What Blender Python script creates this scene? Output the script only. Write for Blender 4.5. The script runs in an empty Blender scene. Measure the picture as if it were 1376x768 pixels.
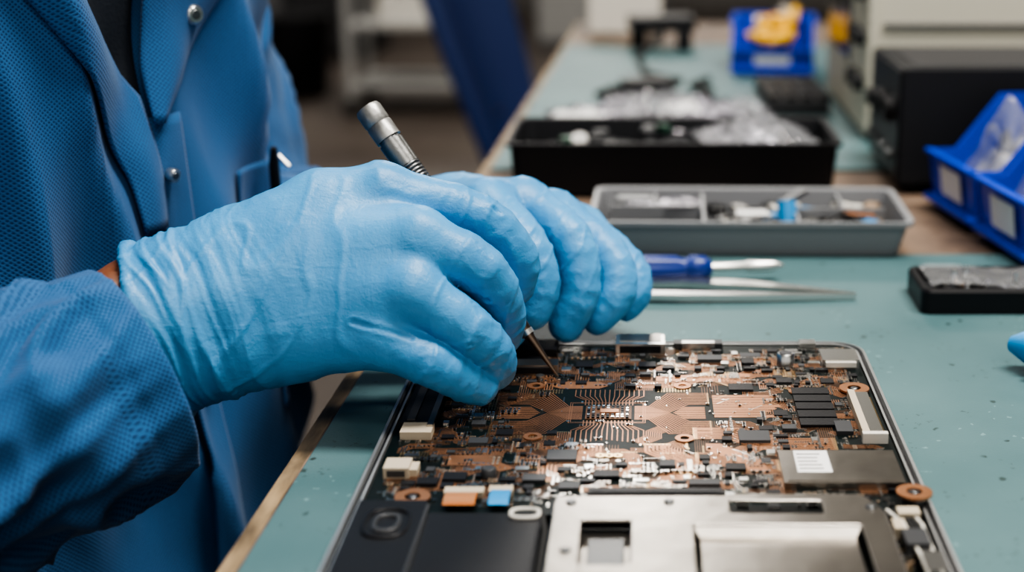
import bpy, math, random
import numpy as np
from mathutils import Vector, Matrix, noise
from mathutils.bvhtree import BVHTree
random.seed(7)
COL=bpy.context.scene.collection
# ------------------------------------------------------------------ materials
def nt(name):
    m=bpy.data.materials.new(name); m.use_nodes=True
    n=m.node_tree; return m,n,n.nodes['Principled BSDF']
def mat(name,col,rough=.5,metal=0,bump=0,bscale=200,var=0,vscale=20,spec=.5,col2=None,coords='Object',emis=0,trans=0,alpha=1,sss=0,bdist=.001,coat=0):
    m,n,b=nt(name)
    b.inputs['Base Color'].default_value=(*col,1); b.inputs['Roughness'].default_value=rough
    b.inputs['Metallic'].default_value=metal; b.inputs['Specular IOR Level'].default_value=spec
    b.inputs['Transmission Weight'].default_value=trans; b.inputs['Alpha'].default_value=alpha
    b.inputs['Coat Weight'].default_value=coat
    if sss: b.inputs['Subsurface Weight'].default_value=sss; b.inputs['Subsurface Scale'].default_value=.004
    if emis: b.inputs['Emission Color'].default_value=(*col,1); b.inputs['Emission Strength'].default_value=emis
    tc=n.nodes.new('ShaderNodeTexCoord')
    if var:
        t=n.nodes.new('ShaderNodeTexNoise'); t.inputs['Scale'].default_value=vscale; t.inputs['Detail'].default_value=6
        n.links.new(tc.outputs[coords],t.inputs['Vector'])
        r=n.nodes.new('ShaderNodeValToRGB'); r.color_ramp.elements[0].position=.3; r.color_ramp.elements[1].position=.7
        c2=col2 or tuple(max(0,c*(1-var)) for c in col)
        r.color_ramp.elements[0].color=(*c2,1); r.color_ramp.elements[1].color=(*col,1)
        n.links.new(t.outputs['Fac'],r.inputs['Fac']); n.links.new(r.outputs['Color'],b.inputs['Base Color'])
    if bump:
        t=n.nodes.new('ShaderNodeTexNoise'); t.inputs['Scale'].default_value=bscale; t.inputs['Detail'].default_value=4
        n.links.new(tc.outputs[coords],t.inputs['Vector'])
        bu=n.nodes.new('ShaderNodeBump'); bu.inputs['Strength'].default_value=bump; bu.inputs['Distance'].default_value=bdist
        n.links.new(t.outputs['Fac'],bu.inputs['Height']); n.links.new(bu.outputs['Normal'],b.inputs['Normal'])
    return m
def glovemat():
    m,n,b=nt('nitrile_glove'); b.inputs['Roughness'].default_value=.43; b.inputs['Specular IOR Level'].default_value=.40
    b.inputs['Subsurface Weight'].default_value=.05; b.inputs['Subsurface Scale'].default_value=.003
    tc=n.nodes.new('ShaderNodeTexCoord')
    a=n.nodes.new('ShaderNodeTexNoise'); a.inputs['Scale'].default_value=30; a.inputs['Detail'].default_value=5; n.links.new(tc.outputs['Object'],a.inputs['Vector'])
    r=n.nodes.new('ShaderNodeValToRGB'); r.color_ramp.elements[0].position=.3; r.color_ramp.elements[1].position=.7
    r.color_ramp.elements[0].color=(.050,.240,.48,1); r.color_ramp.elements[1].color=(.072,.300,.57,1)
    n.links.new(a.outputs['Fac'],r.inputs['Fac']); n.links.new(r.outputs['Color'],b.inputs['Base Color'])
    prev=None
    for sc,rot,st,ds,p0,p1 in(((110,50,60),(0,.5,.3),.20,.0009,.45,.8),((700,700,700),(0,0,0),.32,.0003,.3,.8),((60,60,60),(0,0,0),.12,.0010,.45,.8),((40,150,150),(0,.3,0),.14,.0008,.5,.7)):
        mp=n.nodes.new('ShaderNodeMapping'); mp.inputs['Rotation'].default_value=rot; mp.inputs['Scale'].default_value=sc; n.links.new(tc.outputs['Object'],mp.inputs['Vector'])
        t=n.nodes.new('ShaderNodeTexNoise'); t.inputs['Scale'].default_value=1; t.inputs['Detail'].default_value=3; t.inputs['Distortion'].default_value=.6; n.links.new(mp.outputs['Vector'],t.inputs['Vector'])
        rp=n.nodes.new('ShaderNodeValToRGB'); rp.color_ramp.elements[0].position=p0; rp.color_ramp.elements[1].position=p1; n.links.new(t.outputs['Fac'],rp.inputs['Fac'])
        bu=n.nodes.new('ShaderNodeBump'); bu.inputs['Strength'].default_value=st; bu.inputs['Distance'].default_value=ds; n.links.new(rp.outputs['Color'],bu.inputs['Height'])
        if prev: n.links.new(prev.outputs['Normal'],bu.inputs['Normal'])
        prev=bu
    n.links.new(prev.outputs['Normal'],b.inputs['Normal']); return m
def fabric(name,c1,c2,scale=540):
    m,n,b=nt(name); b.inputs['Roughness'].default_value=.75; b.inputs['Specular IOR Level'].default_value=.25
    b.inputs['Sheen Weight'].default_value=.12
    tc=n.nodes.new('ShaderNodeTexCoord'); mp=n.nodes.new('ShaderNodeMapping')
    mp.inputs['Rotation'].default_value=(0,0,math.radians(45)); mp.inputs['Scale'].default_value=(scale,scale*1.15,1)
    n.links.new(tc.outputs['UV'],mp.inputs['Vector'])
    v=n.nodes.new('ShaderNodeTexVoronoi'); v.voronoi_dimensions='2D'; v.inputs['Scale'].default_value=1; v.inputs['Randomness'].default_value=.10
    n.links.new(mp.outputs['Vector'],v.inputs['Vector'])
    r=n.nodes.new('ShaderNodeValToRGB'); r.color_ramp.elements[0].position=.10; r.color_ramp.elements[1].position=.45
    r.color_ramp.elements[0].color=(*c2,1); r.color_ramp.elements[1].color=(*c1,1)
    n.links.new(v.outputs['Distance'],r.inputs['Fac'])
    no=n.nodes.new('ShaderNodeTexNoise'); no.inputs['Scale'].default_value=10; no.inputs['Detail'].default_value=5
    n.links.new(tc.outputs['Object'],no.inputs['Vector'])
    rr_=n.nodes.new('ShaderNodeValToRGB'); rr_.color_ramp.elements[0].color=(.72,.72,.75,1); rr_.color_ramp.elements[1].color=(1,1,1,1); n.links.new(no.outputs['Fac'],rr_.inputs['Fac'])
    mx=n.nodes.new('ShaderNodeMix'); mx.data_type='RGBA'; mx.blend_type='MULTIPLY'; mx.inputs[0].default_value=1
    n.links.new(r.outputs['Color'],mx.inputs[6]); n.links.new(rr_.outputs['Color'],mx.inputs[7])
    n.links.new(mx.outputs[2],b.inputs['Base Color'])
    bu=n.nodes.new('ShaderNodeBump'); bu.inputs['Strength'].default_value=.5; bu.inputs['Distance'].default_value=.0005
    n.links.new(v.outputs['Distance'],bu.inputs['Height']); n.links.new(bu.outputs['Normal'],b.inputs['Normal'])
    return m
M={}
M['glove']=glovemat()
M['coat']=fabric('esd_coat_weave',(.038,.145,.33),(.010,.048,.14))
M['shirt']=mat('dark_shirt',(.008,.012,.02),.85,bump=.3,bscale=500)
M['skin']=mat('brown_skin',(.20,.075,.035),.5,bump=.15,bscale=300,var=.2,vscale=60,sss=.1)
M['hair']=mat('black_hair',(.01,.008,.007),.6,bump=.6,bscale=120)
M['trouser']=mat('trousers',(.015,.017,.025),.85)
M['steel']=mat('brushed_steel',(.66,.66,.64),.28,1,bump=.05,bscale=300)
M['alu']=mat('aluminium_rim',(.50,.51,.51),.38,.8,bump=.05,bscale=300)
M['steel2']=mat('satin_bracket_metal',(.46,.43,.39),.30,1,bump=.18,bscale=90,var=.35,vscale=25)
M['dsteel']=mat('dark_steel',(.20,.205,.21),.38,1,bump=.1,bscale=400)
M['penm']=mat('probe_handle_metal',(.27,.275,.27),.36,1,bump=.15,bscale=300,var=.3,vscale=120)
M['penl']=mat('probe_cap_metal',(.36,.36,.35),.45,.9,bump=.2,bscale=300,var=.3,vscale=150)
M['tipm']=mat('probe_tip_steel',(.24,.18,.14),.33,1,bump=.1,bscale=500)
M['black']=mat('black_plastic',(.010,.010,.012),.42,bump=.08,bscale=500,spec=.35)
M['blackm']=mat('black_satin',(.014,.015,.018),.55,bump=.1,bscale=300,spec=.35)
M['chip']=mat('chip_epoxy',(.012,.012,.014),.40,bump=.1,bscale=900,spec=.35)
M['chipg']=mat('chip_grey',(.042,.044,.048),.45)
M['copper']=mat('copper_trace',(.62,.31,.17),.36,.85,var=.3,vscale=60)
M['copperd']=mat('copper_pour',(.22,.115,.065),.42,.6,var=.5,vscale=90)
M['gold']=mat('gold_pad',(.74,.55,.31),.30,1)
M['solder']=mat('solder',(.72,.70,.66),.26,1)
M['tan']=mat('ceramic_tan',(.27,.19,.125),.5)
M['white']=mat('white_plastic',(.60,.58,.53),.5)
M['beige']=mat('beige_connector',(.46,.40,.31),.45)
M['label']=mat('paper_label',(.7,.7,.7),.7)
M['ink']=mat('ink',(.05,.05,.05),.7)
M['pcb']=mat('pcb_soldermask',(.003,.009,.009),.42,var=.5,vscale=120,col2=(.004,.006,.006),spec=.22,bump=.05,bscale=700)
M['pcbg']=mat('green_pcb',(.01,.07,.04),.4)
M['bluep']=mat('blue_plastic',(.006,.03,.20),.35,bump=.03,bscale=200)
M['bluebin']=mat('blue_bin_plastic',(.004,.055,.52),.35,bump=.05,bscale=100)
M['bluetab']=mat('blue_tab',(.02,.24,.52),.4)
M['orange']=mat('polyimide_flex',(.42,.15,.04),.35)
M['yellow']=mat('yellow_plastic',(.75,.42,.02),.45)
M['greytray']=mat('grey_tray_plastic',(.23,.235,.245),.42,bump=.06,bscale=200)
M['greytrayi']=mat('grey_tray_inner',(.14,.145,.155),.5)
M['bag']=mat('clear_bag',(.45,.46,.49),.12,alpha=.30,bump=.9,bscale=35,bdist=.01,spec=1)
M['lid']=mat('clear_lid',(.8,.82,.85),.06,alpha=.16,spec=.8)
M['silverbag']=mat('static_bag',(.36,.35,.40),.22,.7,bump=.9,bscale=30,bdist=.01,var=.6,vscale=25)
M['osc']=mat('beige_instrument',(.52,.50,.42),.55,bump=.05,bscale=300)
M['screen']=mat('dark_screen',(.02,.03,.035),.15)
M['chair']=mat('blue_vinyl',(.012,.03,.12),.55,bump=.05,bscale=100)
M['cart']=mat('painted_cart',(.36,.36,.35),.5)
M['grey']=mat('grey_cabinet',(.12,.12,.125),.55)
M['dgrey']=mat('dark_cabinet',(.03,.03,.033),.6)
M['wall']=mat('wall_paint',(.17,.16,.15),.8,bump=.1,bscale=60)
M['ceil']=mat('ceiling_tile',(.40,.40,.39),.9,bump=.2,bscale=40)
M['rubber']=mat('rubber',(.015,.015,.015),.8)
def matmat():
    m,n,b=nt('esd_mat_rubber'); b.inputs['Roughness'].default_value=.5; b.inputs['Specular IOR Level'].default_value=.4
    tc=n.nodes.new('ShaderNodeTexCoord')
    a=n.nodes.new('ShaderNodeTexNoise'); a.inputs['Scale'].default_value=9; a.inputs['Detail'].default_value=8; n.links.new(tc.outputs['Object'],a.inputs['Vector'])
    r=n.nodes.new('ShaderNodeValToRGB'); r.color_ramp.elements[0].position=.3; r.color_ramp.elements[1].position=.75
    r.color_ramp.elements[0].color=(.058,.122,.132,1); r.color_ramp.elements[1].color=(.094,.172,.182,1)
    n.links.new(a.outputs['Fac'],r.inputs['Fac'])
    prev=r.outputs['Color']
    for vs,p0,p1,mk,gs,colr in((42,.05,.08,.56,30,(.45,.42,.38,1)),(95,.06,.10,.57,22,(1.8,1.65,1.6,1)),(24,.025,.04,.50,12,(.3,.27,.24,1)),(180,.10,.16,.58,40,(.65,.62,.60,1))):
        wv=n.nodes.new('ShaderNodeTexNoise'); wv.inputs['Scale'].default_value=vs*3
        n.links.new(tc.outputs['Object'],wv.inputs['Vector'])
        ad=n.nodes.new('ShaderNodeMix'); ad.data_type='VECTOR'; ad.inputs[0].default_value=.006
        n.links.new(tc.outputs['Object'],ad.inputs[4]); n.links.new(wv.outputs['Color'],ad.inputs[5])
        s=n.nodes.new('ShaderNodeTexVoronoi'); s.voronoi_dimensions='2D'; s.inputs['Scale'].default_value=vs; n.links.new(ad.outputs[1],s.inputs['Vector'])
        r2=n.nodes.new('ShaderNodeValToRGB'); r2.color_ramp.elements[0].position=p0; r2.color_ramp.elements[1].position=p1
        r2.color_ramp.elements[0].color=colr; r2.color_ramp.elements[1].color=(1,1,1,1)
        n.links.new(s.outputs['Distance'],r2.inputs['Fac'])
        g=n.nodes.new('ShaderNodeTexNoise'); g.inputs['Scale'].default_value=gs; n.links.new(tc.outputs['Object'],g.inputs['Vector'])
        r3=n.nodes.new('ShaderNodeValToRGB'); r3.color_ramp.elements[0].position=mk; r3.color_ramp.elements[1].position=mk+.03
        n.links.new(g.outputs['Fac'],r3.inputs['Fac'])
        mx=n.nodes.new('ShaderNodeMix'); mx.data_type='RGBA'; mx.blend_type='MULTIPLY'
        n.links.new(r3.outputs['Color'],mx.inputs[0]); n.links.new(prev,mx.inputs[6]); n.links.new(r2.outputs['Color'],mx.inputs[7]); prev=mx.outputs[2]
    n.links.new(prev,b.inputs['Base Color'])
    f=n.nodes.new('ShaderNodeTexNoise'); f.inputs['Scale'].default_value=900; n.links.new(tc.outputs['Object'],f.inputs['Vector'])
    bu=n.nodes.new('ShaderNodeBump'); bu.inputs['Strength'].default_value=.15; bu.inputs['Distance'].default_value=.0005
    n.links.new(f.outputs['Fac'],bu.inputs['Height']); n.links.new(bu.outputs['Normal'],b.inputs['Normal'])
    return m
M['mat']=matmat()
def wood(name,c1,c2,sc=(3,30,30)):
    m,n,b=nt(name); b.inputs['Roughness'].default_value=.6
    tc=n.nodes.new('ShaderNodeTexCoord'); mp=n.nodes.new('ShaderNodeMapping'); mp.inputs['Scale'].default_value=sc
    n.links.new(tc.outputs['Object'],mp.inputs['Vector'])
    a=n.nodes.new('ShaderNodeTexNoise'); a.inputs['Scale'].default_value=2; a.inputs['Detail'].default_value=8; n.links.new(mp.outputs['Vector'],a.inputs['Vector'])
    r=n.nodes.new('ShaderNodeValToRGB'); r.color_ramp.elements[0].position=.35; r.color_ramp.elements[1].position=.68
    r.color_ramp.elements[0].color=(*c1,1); r.color_ramp.elements[1].color=(*c2,1)
    n.links.new(a.outputs['Fac'],r.inputs['Fac']); n.links.new(r.outputs['Color'],b.inputs['Base Color'])
    return m
M['wood']=wood('worn_wood',(.075,.05,.037),(.24,.17,.12),(8,8,8))
M['edge']=wood('worn_plywood_edge',(.10,.07,.04),(.32,.23,.13),(60,14,20))
M['floor']=wood('floor_vinyl',(.058,.045,.038),(.095,.077,.063),(1,1,1))
# ------------------------------------------------------------------ builders
class MB:
    def __init__(s,*mats): s.v=[];s.f=[];s.m=[];s.mats=list(mats);s.sm=[]
    def mi(s,k):
        if k not in s.mats: s.mats.append(k)
        return s.mats.index(k)
    def add(s,vs,fs,k,smooth=False):
        o=len(s.v); s.v+= [tuple(v) for v in vs]; i=s.mi(k)
        for f in fs: s.f.append(tuple(o+a for a in f)); s.m.append(i); s.sm.append(smooth)
    def box(s,c,d,k,rz=0,top=1.0):
        x,y,z=d[0]/2,d[1]/2,d[2]/2; ca,sa=math.cos(rz),math.sin(rz); vs=[]
        for zz,t in((-z,1),(z,top)):
            for a,b in((-x,-y),(x,-y),(x,y),(-x,y)):
                a*=t;b*=t; vs.append((c[0]+a*ca-b*sa,c[1]+a*sa+b*ca,c[2]+zz))
        s.add(vs,[(0,3,2,1),(4,5,6,7),(0,1,5,4),(1,2,6,5),(2,3,7,6),(3,0,4,7)],k)
    def bb(s,x0,x1,y0,y1,z0,z1,k): s.box(((x0+x1)/2,(y0+y1)/2,(z0+z1)/2),(x1-x0,y1-y0,z1-z0),k)
    def tube(s,pts,rad,k,n=16,cap=True,smooth=True):
        pts=[Vector(p) for p in pts]; vs=[];fs=[]
        if not hasattr(rad,'__len__'): rad=[rad]*len(pts)
        up=None
        for i,p in enumerate(pts):
            t=(pts[min(i+1,len(pts)-1)]-pts[max(i-1,0)]).normalized()
            if up is None: up=Vector((0,0,1)) if abs(t.z)<.9 else Vector((1,0,0))
            e1=(up-t*up.dot(t)).normalized(); e2=t.cross(e1); up=e1
            for j in range(n):
                a=2*math.pi*j/n; vs.append(p+(e1*math.cos(a)+e2*math.sin(a))*rad[i])
        for i in range(len(pts)-1):
            for j in range(n): fs.append((i*n+j,i*n+(j+1)%n,(i+1)*n+(j+1)%n,(i+1)*n+j))
        s.add(vs,fs,k,smooth)
        if cap:
            s.add(vs[:n],[tuple(range(n))[::-1]],k); s.add(vs[-n:],[tuple(range(n))],k)
    def ring(s,c,r0,r1,h,k,n=28):
        vs=[]
        for r,z in((r0,0),(r0,h),(r1,h),(r1,0)):
            for j in range(n): a=2*math.pi*j/n; vs.append((c[0]+r*math.cos(a),c[1]+r*math.sin(a),c[2]+z))
        fs=[]
        for q in range(3):
            for j in range(n): fs.append((q*n+j,q*n+(j+1)%n,(q+1)*n+(j+1)%n,(q+1)*n+j))
        s.add(vs,fs,k)
    def grid(s,P,k,smooth=True):
        r=len(P);c=len(P[0]); s.add([p for row in P for p in row],[(i*c+j,i*c+j+1,(i+1)*c+j+1,(i+1)*c+j) for i in range(r-1) for j in range(c-1)],k,smooth)
    def obj(s,name,parent=None,bevel=0,loc=None,rz=0,solid=0):
        me=bpy.data.meshes.new(name); me.from_pydata(s.v,[],s.f)
        for k in s.mats: me.materials.append(M[k])
        me.polygons.foreach_set('material_index',s.m); me.polygons.foreach_set('use_smooth',s.sm); me.update()
        o=bpy.data.objects.new(name,me); COL.objects.link(o)
        if parent: o.parent=parent
        if loc: o.location=loc
        o.rotation_euler=(0,0,rz)
        if solid: q=o.modifiers.new('s','SOLIDIFY'); q.thickness=solid; q.offset=0
        if bevel: q=o.modifiers.new('b','BEVEL'); q.width=bevel; q.segments=2; q.limit_method='ANGLE'
        return o
def empty(name):
    o=bpy.data.objects.new(name,None); COL.objects.link(o); o.empty_display_size=.05; return o
# ------------------------------------------------------------------ SDF
def nets(F,org,h):
    nx,ny,nz=F.shape; S=F<0
    off=[(i,j,k) for i in(0,1) for j in(0,1) for k in(0,1)]
    C=[F[i:nx-1+i,j:ny-1+j,k:nz-1+k] for i,j,k in off]
    cnt=sum((c<0).astype(np.int8) for c in C); mask=(cnt>0)&(cnt<8)
    ids=np.argwhere(mask); vals=[c[mask] for c in C]
    acc=np.zeros((len(ids),3)); n=np.zeros(len(ids))
    for a in range(8):
        for b in range(a+1,8):
            if sum(abs(off[a][q]-off[b][q]) for q in range(3))!=1: continue
            va,vb=vals[a],vals[b]; cr=(va<0)!=(vb<0)
            t=np.where(cr,va/np.where(cr,va-vb,1),0)
            pa=np.array(off[a],float); pb=np.array(off[b],float)
            acc+=np.where(cr[:,None],pa+t[:,None]*(pb-pa),0); n+=cr
    V=(ids+acc/n[:,None])*h+np.array(org)
    idx=-np.ones(mask.shape,np.int64); idx[mask]=np.arange(len(ids))
    Q=[]
    for ax in range(3):
        o=[a for a in range(3) if a!=ax]
        sl=[slice(None)]*3; s2=[slice(None)]*3
        sl[ax]=slice(0,-1); s2[ax]=slice(1,None)
        ch=S[tuple(sl)]!=S[tuple(s2)]
        e=np.argwhere(ch)
        ok=(e[:,o[0]]>0)&(e[:,o[1]]>0)&(e[:,o[0]]<F.shape[o[0]]-1)&(e[:,o[1]]<F.shape[o[1]]-1); e=e[ok]
        sg=S[tuple(e.T)]
        def g(d0,d1):
            q=e.copy(); q[:,o[0]]-=d0; q[:,o[1]]-=d1; return idx[tuple(q.T)]
        q=np.stack([g(1,1),g(0,1),g(0,0),g(1,0)],1)
        flip=sg if ax!=1 else ~sg
        q[~flip]=q[~flip][:,::-1]; Q.append(q)
    return V,np.concatenate(Q)
def gridpts(lo,hi,h):
    ax=[np.arange(lo[i],hi[i],h,dtype=np.float32) for i in range(3)]
    return np.meshgrid(*ax,indexing='ij')
def cone(G,a,b,r1,r2):
    a=np.array(a,np.float32); ba=np.array(b,np.float32)-a; L=float(ba@ba)+1e-12
    x,y,z=G[0]-a[0],G[1]-a[1],G[2]-a[2]
    t=np.clip((x*ba[0]+y*ba[1]+z*ba[2])/L,0,1)
    return np.sqrt((x-t*ba[0])**2+(y-t*ba[1])**2+(z-t*ba[2])**2)-(r1+(r2-r1)*t)
def smin(a,b,k):
    h=np.maximum(k-np.abs(a-b),0)/k; return np.minimum(a,b)-h*h*k*.25
def chain(G,pts,rs,k=.003):
    d=None
    for i in range(len(pts)-1):
        c=cone(G,pts[i],pts[i+1],rs[i],rs[i+1]); d=c if d is None else smin(d,c,k)
    return d
def spl(pts,rs,n=4):
    """Catmull-Rom refinement of a finger chain so bends are rounded"""
    P=[np.array(p,float) for p in pts]; P=[2*P[0]-P[1]]+P+[2*P[-1]-P[-2]]; o=[];r=[]
    for i in range(1,len(P)-2):
        for j in range(n):
            t=j/n; a,b,c,d=P[i-1],P[i],P[i+1],P[i+2]
            o.append(tuple(.5*((2*b)+(c-a)*t+(2*a-5*b+4*c-d)*t*t+(3*b-a-3*c+d)*t**3))); r.append(rs[i-1]+(rs[i]-rs[i-1])*t)
    o.append(tuple(P[-2])); r.append(rs[-1]); return o,r
def vnorm(V,Q):
    N=np.zeros_like(V); fn=np.cross(V[Q[:,2]]-V[Q[:,0]],V[Q[:,3]]-V[Q[:,1]])
    for i in range(4): np.add.at(N,Q[:,i],fn)
    return N/(np.linalg.norm(N,axis=1,keepdims=True)+1e-12)
def meshobj(name,V,Q,mats,parent=None,uv=None,midx=None):
    me=bpy.data.meshes.new(name); me.from_pydata(V.tolist(),[],Q.tolist())
    for k in mats: me.materials.append(M[k])
    me.polygons.foreach_set('use_smooth',[True]*len(me.polygons))
    if midx is not None: me.polygons.foreach_set('material_index',midx)
    if uv is not None:
        l=me.uv_layers.new(name='UVMap'); vi=np.zeros(len(me.loops),np.int32); me.loops.foreach_get('vertex_index',vi)
        l.data.foreach_set('uv',uv[vi].astype(np.float32).ravel())
    me.update(); o=bpy.data.objects.new(name,me); COL.objects.link(o)
    if parent: o.parent=parent
    return o
def glove(name,palm,fingers,cutp,cutn,creases,parent,h=.0010,kf=.005):
    allp=np.array([p for c in palm for p in c[0]]+[p for c in fingers for p in c[0]])
    lo=allp.min(0)-.026; hi=allp.max(0)+.026
    G=gridpts(lo,hi,h)
    P=None
    for pts,rs in palm:
        d=chain(G,pts,rs,.006); P=d if P is None else smin(P,d,.013)
    H=None
    for pts,rs in fingers:
        p2,r2=spl(pts,rs,3)
        f=chain(G,p2,r2,.0005); g=smin(P,f,kf); H=g if H is None else smin(H,g,.0006)
    cn=np.array(cutn)/np.linalg.norm(cutn)
    cut=-((G[0]-cutp[0])*cn[0]+(G[1]-cutp[1])*cn[1]+(G[2]-cutp[2])*cn[2])
    H=np.maximum(H,cut)
    V,Q=nets(H,lo,h); N=vnorm(V,Q)
    D=np.zeros(len(V)); s=(V-np.array(cutp))@cn
    joints=[(np.array(p),r) for pts,rs in fingers for p,r in list(zip(pts,rs))[1:3]]
    jm=np.zeros(len(V))
    for p,r in joints: jm=np.maximum(jm,np.exp(-(np.linalg.norm(V-p,axis=1)/(r*1.5))**2))
    for i,(v) in enumerate(V):
        si=s[i]; x=Vector(v)
        w=max(0,1-si/.066) if si>0 else 1
        wob=.006*noise.noise(x*26)
        q=noise.noise(Vector(((si+wob)*95,v[2]*14,v[1]*14))); qb=noise.noise(Vector(((si+wob*2)*210+9,v[2]*24,v[1]*24)))
        D[i]+=(max(0,1-abs(q)*3)*.0021+max(0,1-abs(qb)*3.5)*.0009)*w
        q2=noise.noise(Vector(((v[0]*.5+v[2])*22,(v[0]-v[2]*.6)*60,v[1]*30)))
        D[i]+=.00050*max(0,1-abs(q2)*7)
        q3=noise.noise(Vector((v[0]*120,v[1]*70,v[2]*120)))
        D[i]+=jm[i]*.00045*max(0,1-abs(q3)*5)
        D[i]+=.0003*noise.noise(x*45)
        if si<.0035: D[i]+=.0014*(1-max(si,0)/.0035)
    for pl,wd,dp in creases:
        for a,b in zip(pl[:-1],pl[1:]):
            a=np.array(a);ba=np.array(b)-a; t=np.clip(((V-a)@ba)/(ba@ba),0,1); dist=np.linalg.norm(V-a-t[:,None]*ba,axis=1)
            D+=-dp*np.exp(-(dist/wd)**2)+dp*.5*np.exp(-((dist-2*wd)/wd)**2)
    V=V+N*D[:,None]
    return meshobj(name,V,Q,['glove'],parent)
tech=empty('technician')
# ---- right glove
Wr=(-.2135,.5760,.0643); Wu=(-.2025,.5660,.0311); Wm=(-.208,.5705,.048)
dr=np.array((.94,.136,.305)); bk=lambda p:tuple(np.array(p)-dr*.025)
iM=(-.1165,.6090,.0985);iB=(-.1420,.6040,.0925);mM=(-.0985,.5880,.0835);rM=(-.0990,.5740,.0640);pM=(-.1125,.5705,.0440)
palmR=[([bk(Wr),Wr,iB,iM],[.0185,.0170,.0160,.0130]),([bk(Wm),Wm,(-.150,.590,.074),mM],[.021,.0205,.0185,.0130]),
 ([bk(Wm),Wm,(-.150,.583,.058),rM],[.021,.0205,.0185,.0125]),([bk(Wu),Wu,(-.150,.577,.042),pM],[.0185,.0175,.0165,.0120]),
 ([(-.19,.600,.055),(-.1381,.628,.0602)],[.020,.016])]
fingR=[([iM,(-.0755,.6150,.0860),(-.0595,.6200,.0665),(-.0600,.6225,.0520)],[.0124,.0108,.0100,.0086]),
 ([mM,(-.0715,.5880,.0690),(-.0640,.6000,.0460),(-.0655,.6080,.0330)],[.0127,.0113,.0100,.0086]),
 ([rM,(-.0765,.5745,.0470),(-.0670,.5840,.0315),(-.0672,.5900,.0228)],[.0122,.0110,.0099,.0086]),
 ([pM,(-.0910,.5655,.0350),(-.0790,.5730,.0250),(-.0725,.5785,.0197)],[.0116,.0102,.0092,.0080]),
 ([(-.1794,.609,.0573),(-.1381,.636,.0602),(-.0982,.6446,.0542),(-.0700,.6360,.0440)],[.017,.0135,.0115,.0090])]
crR=[([(-.100,.590,.090),(-.085,.585,.080),(-.075,.583,.070)],.0010,.0007),
 ([(-.105,.588,.098),(-.085,.595,.092)],.0008,.0007),([(-.122,.560,.055),(-.098,.560,.048)],.0010,.0006),
 ([(-.08,.556,.042),(-.074,.565,.044)],.0008,.0008),([(-.0735,.572,.060),(-.066,.585,.057)],.0008,.0008),
 ([(-.070,.607,.096),(-.064,.612,.086)],.0008,.0006),([(-.185,.551,.065),(-.165,.560,.082),(-.150,.575,.092)],.0012,.0007),([(-.180,.548,.045),(-.150,.556,.052)],.0012,.0006)]
glove('right_gloved_hand',palmR,fingR,tuple(np.array(Wm)+dr*.0005),dr,crR,tech,h=.0009,kf=.0055)
# ---- left glove
lwr=(-.1406,.7636,.0333)
iM2=(-.0800,.6860,.0745);mM2=(-.0632,.7020,.0715);rM2=(-.0490,.7177,.0620);pM2=(-.0350,.7271,.0520)
lw=np.array(lwr); ld=np.array((-.06,.706,.064))-lw; ld=ld/np.linalg.norm(ld); bl=lambda p:tuple(np.array(p)-ld*.03)
w1=(-.142,.750,.042);w2=(-.135,.778,.034)
palmL=[([bl(w1),w1,(-.105,.712,.064),iM2],[.019,.018,.017,.0130]),([bl(w1),w1,(-.095,.725,.062),mM2],[.02,.019,.018,.0130]),
 ([bl(w2),w2,(-.085,.742,.052),rM2],[.02,.019,.018,.0125]),([bl(w2),w2,(-.078,.750,.044),pM2],[.019,.018,.016,.012]),
 ([(-.12,.735,.035),(-.09,.700,.042)],[.018,.015])]
fingL=[([iM2,(-.0600,.6630,.0620),(-.0525,.6545,.0450),(-.0550,.6500,.0310)],[.0126,.0116,.0104,.0088]),
 ([mM2,(-.0390,.6815,.0585),(-.0335,.6710,.0365),(-.0400,.6670,.0190)],[.0126,.0117,.0105,.0090]),
 ([rM2,(-.0210,.6970,.0460),(-.0160,.6860,.0305),(-.0250,.6820,.0180)],[.0122,.0112,.0103,.0088]),
 ([pM2,(-.0110,.7085,.0370),(-.0070,.7000,.0270),(-.0110,.6960,.0200)],[.0115,.0101,.0093,.0082]),
 ([(-.118,.728,.036),(-.09,.690,.036),(-.075,.660,.030),(-.066,.645,.024)],[.016,.0125,.011,.0088])]
crL=[([(-.068,.690,.085),(-.055,.672,.077)],.0009,.0008),([(-.050,.700,.079),(-.035,.683,.071)],.0009,.0008)]
glove('left_gloved_hand',palmL,fingL,tuple(lw-ld*.02),ld,crL,tech,h=.0011,kf=.0055)
# ---- coat
f=np.array((.903,-.43,0.));l=np.array((.43,.903,0.));C0=np.array((-.372,.742,0.))
ShL=(-.345,.935,.31);ElL=(-.275,.935,-.02);ShR=(-.454,.575,.31);ElR=(-.380,.415,-.012)
CufR=np.array((-.2085,.5505,.0360))
h=.005; lo=np.array((-.72,.28,-.47)); hi=np.array((-.13,1.12,.45)); G=gridpts(lo,hi,h)
x,y=G[0]-C0[0],G[1]-C0[1]; u=x*l[0]+y*l[1]; w=x*f[0]+y*f[1]; z=G[2]
low=np.clip((.05-z)/.3,0,1); a=.185+.010*low; b=.128+.022*low
tor=(np.sqrt((np.abs(u)/a)**2.3+(np.abs(w)/b)**2.3+(np.maximum(z-.26,0)/.12)**2.3+1e-9)-1)*.13
tor=np.maximum(tor,-(z+.42))
aL=smin(cone(G,ShL,ElL,.064,.054),cone(G,ElL,(-.165,.80,.015),.050,.038),.03)
aR=smin(cone(G,ShR,ElR,.066,.062),cone(G,ElR,(-.33,.455,0),.062,.056),.03)
cf=smin(smin(tor,aL,.022),aR,.04)
V,Q=nets(cf,lo,h); N=vnorm(V,Q)
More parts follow.
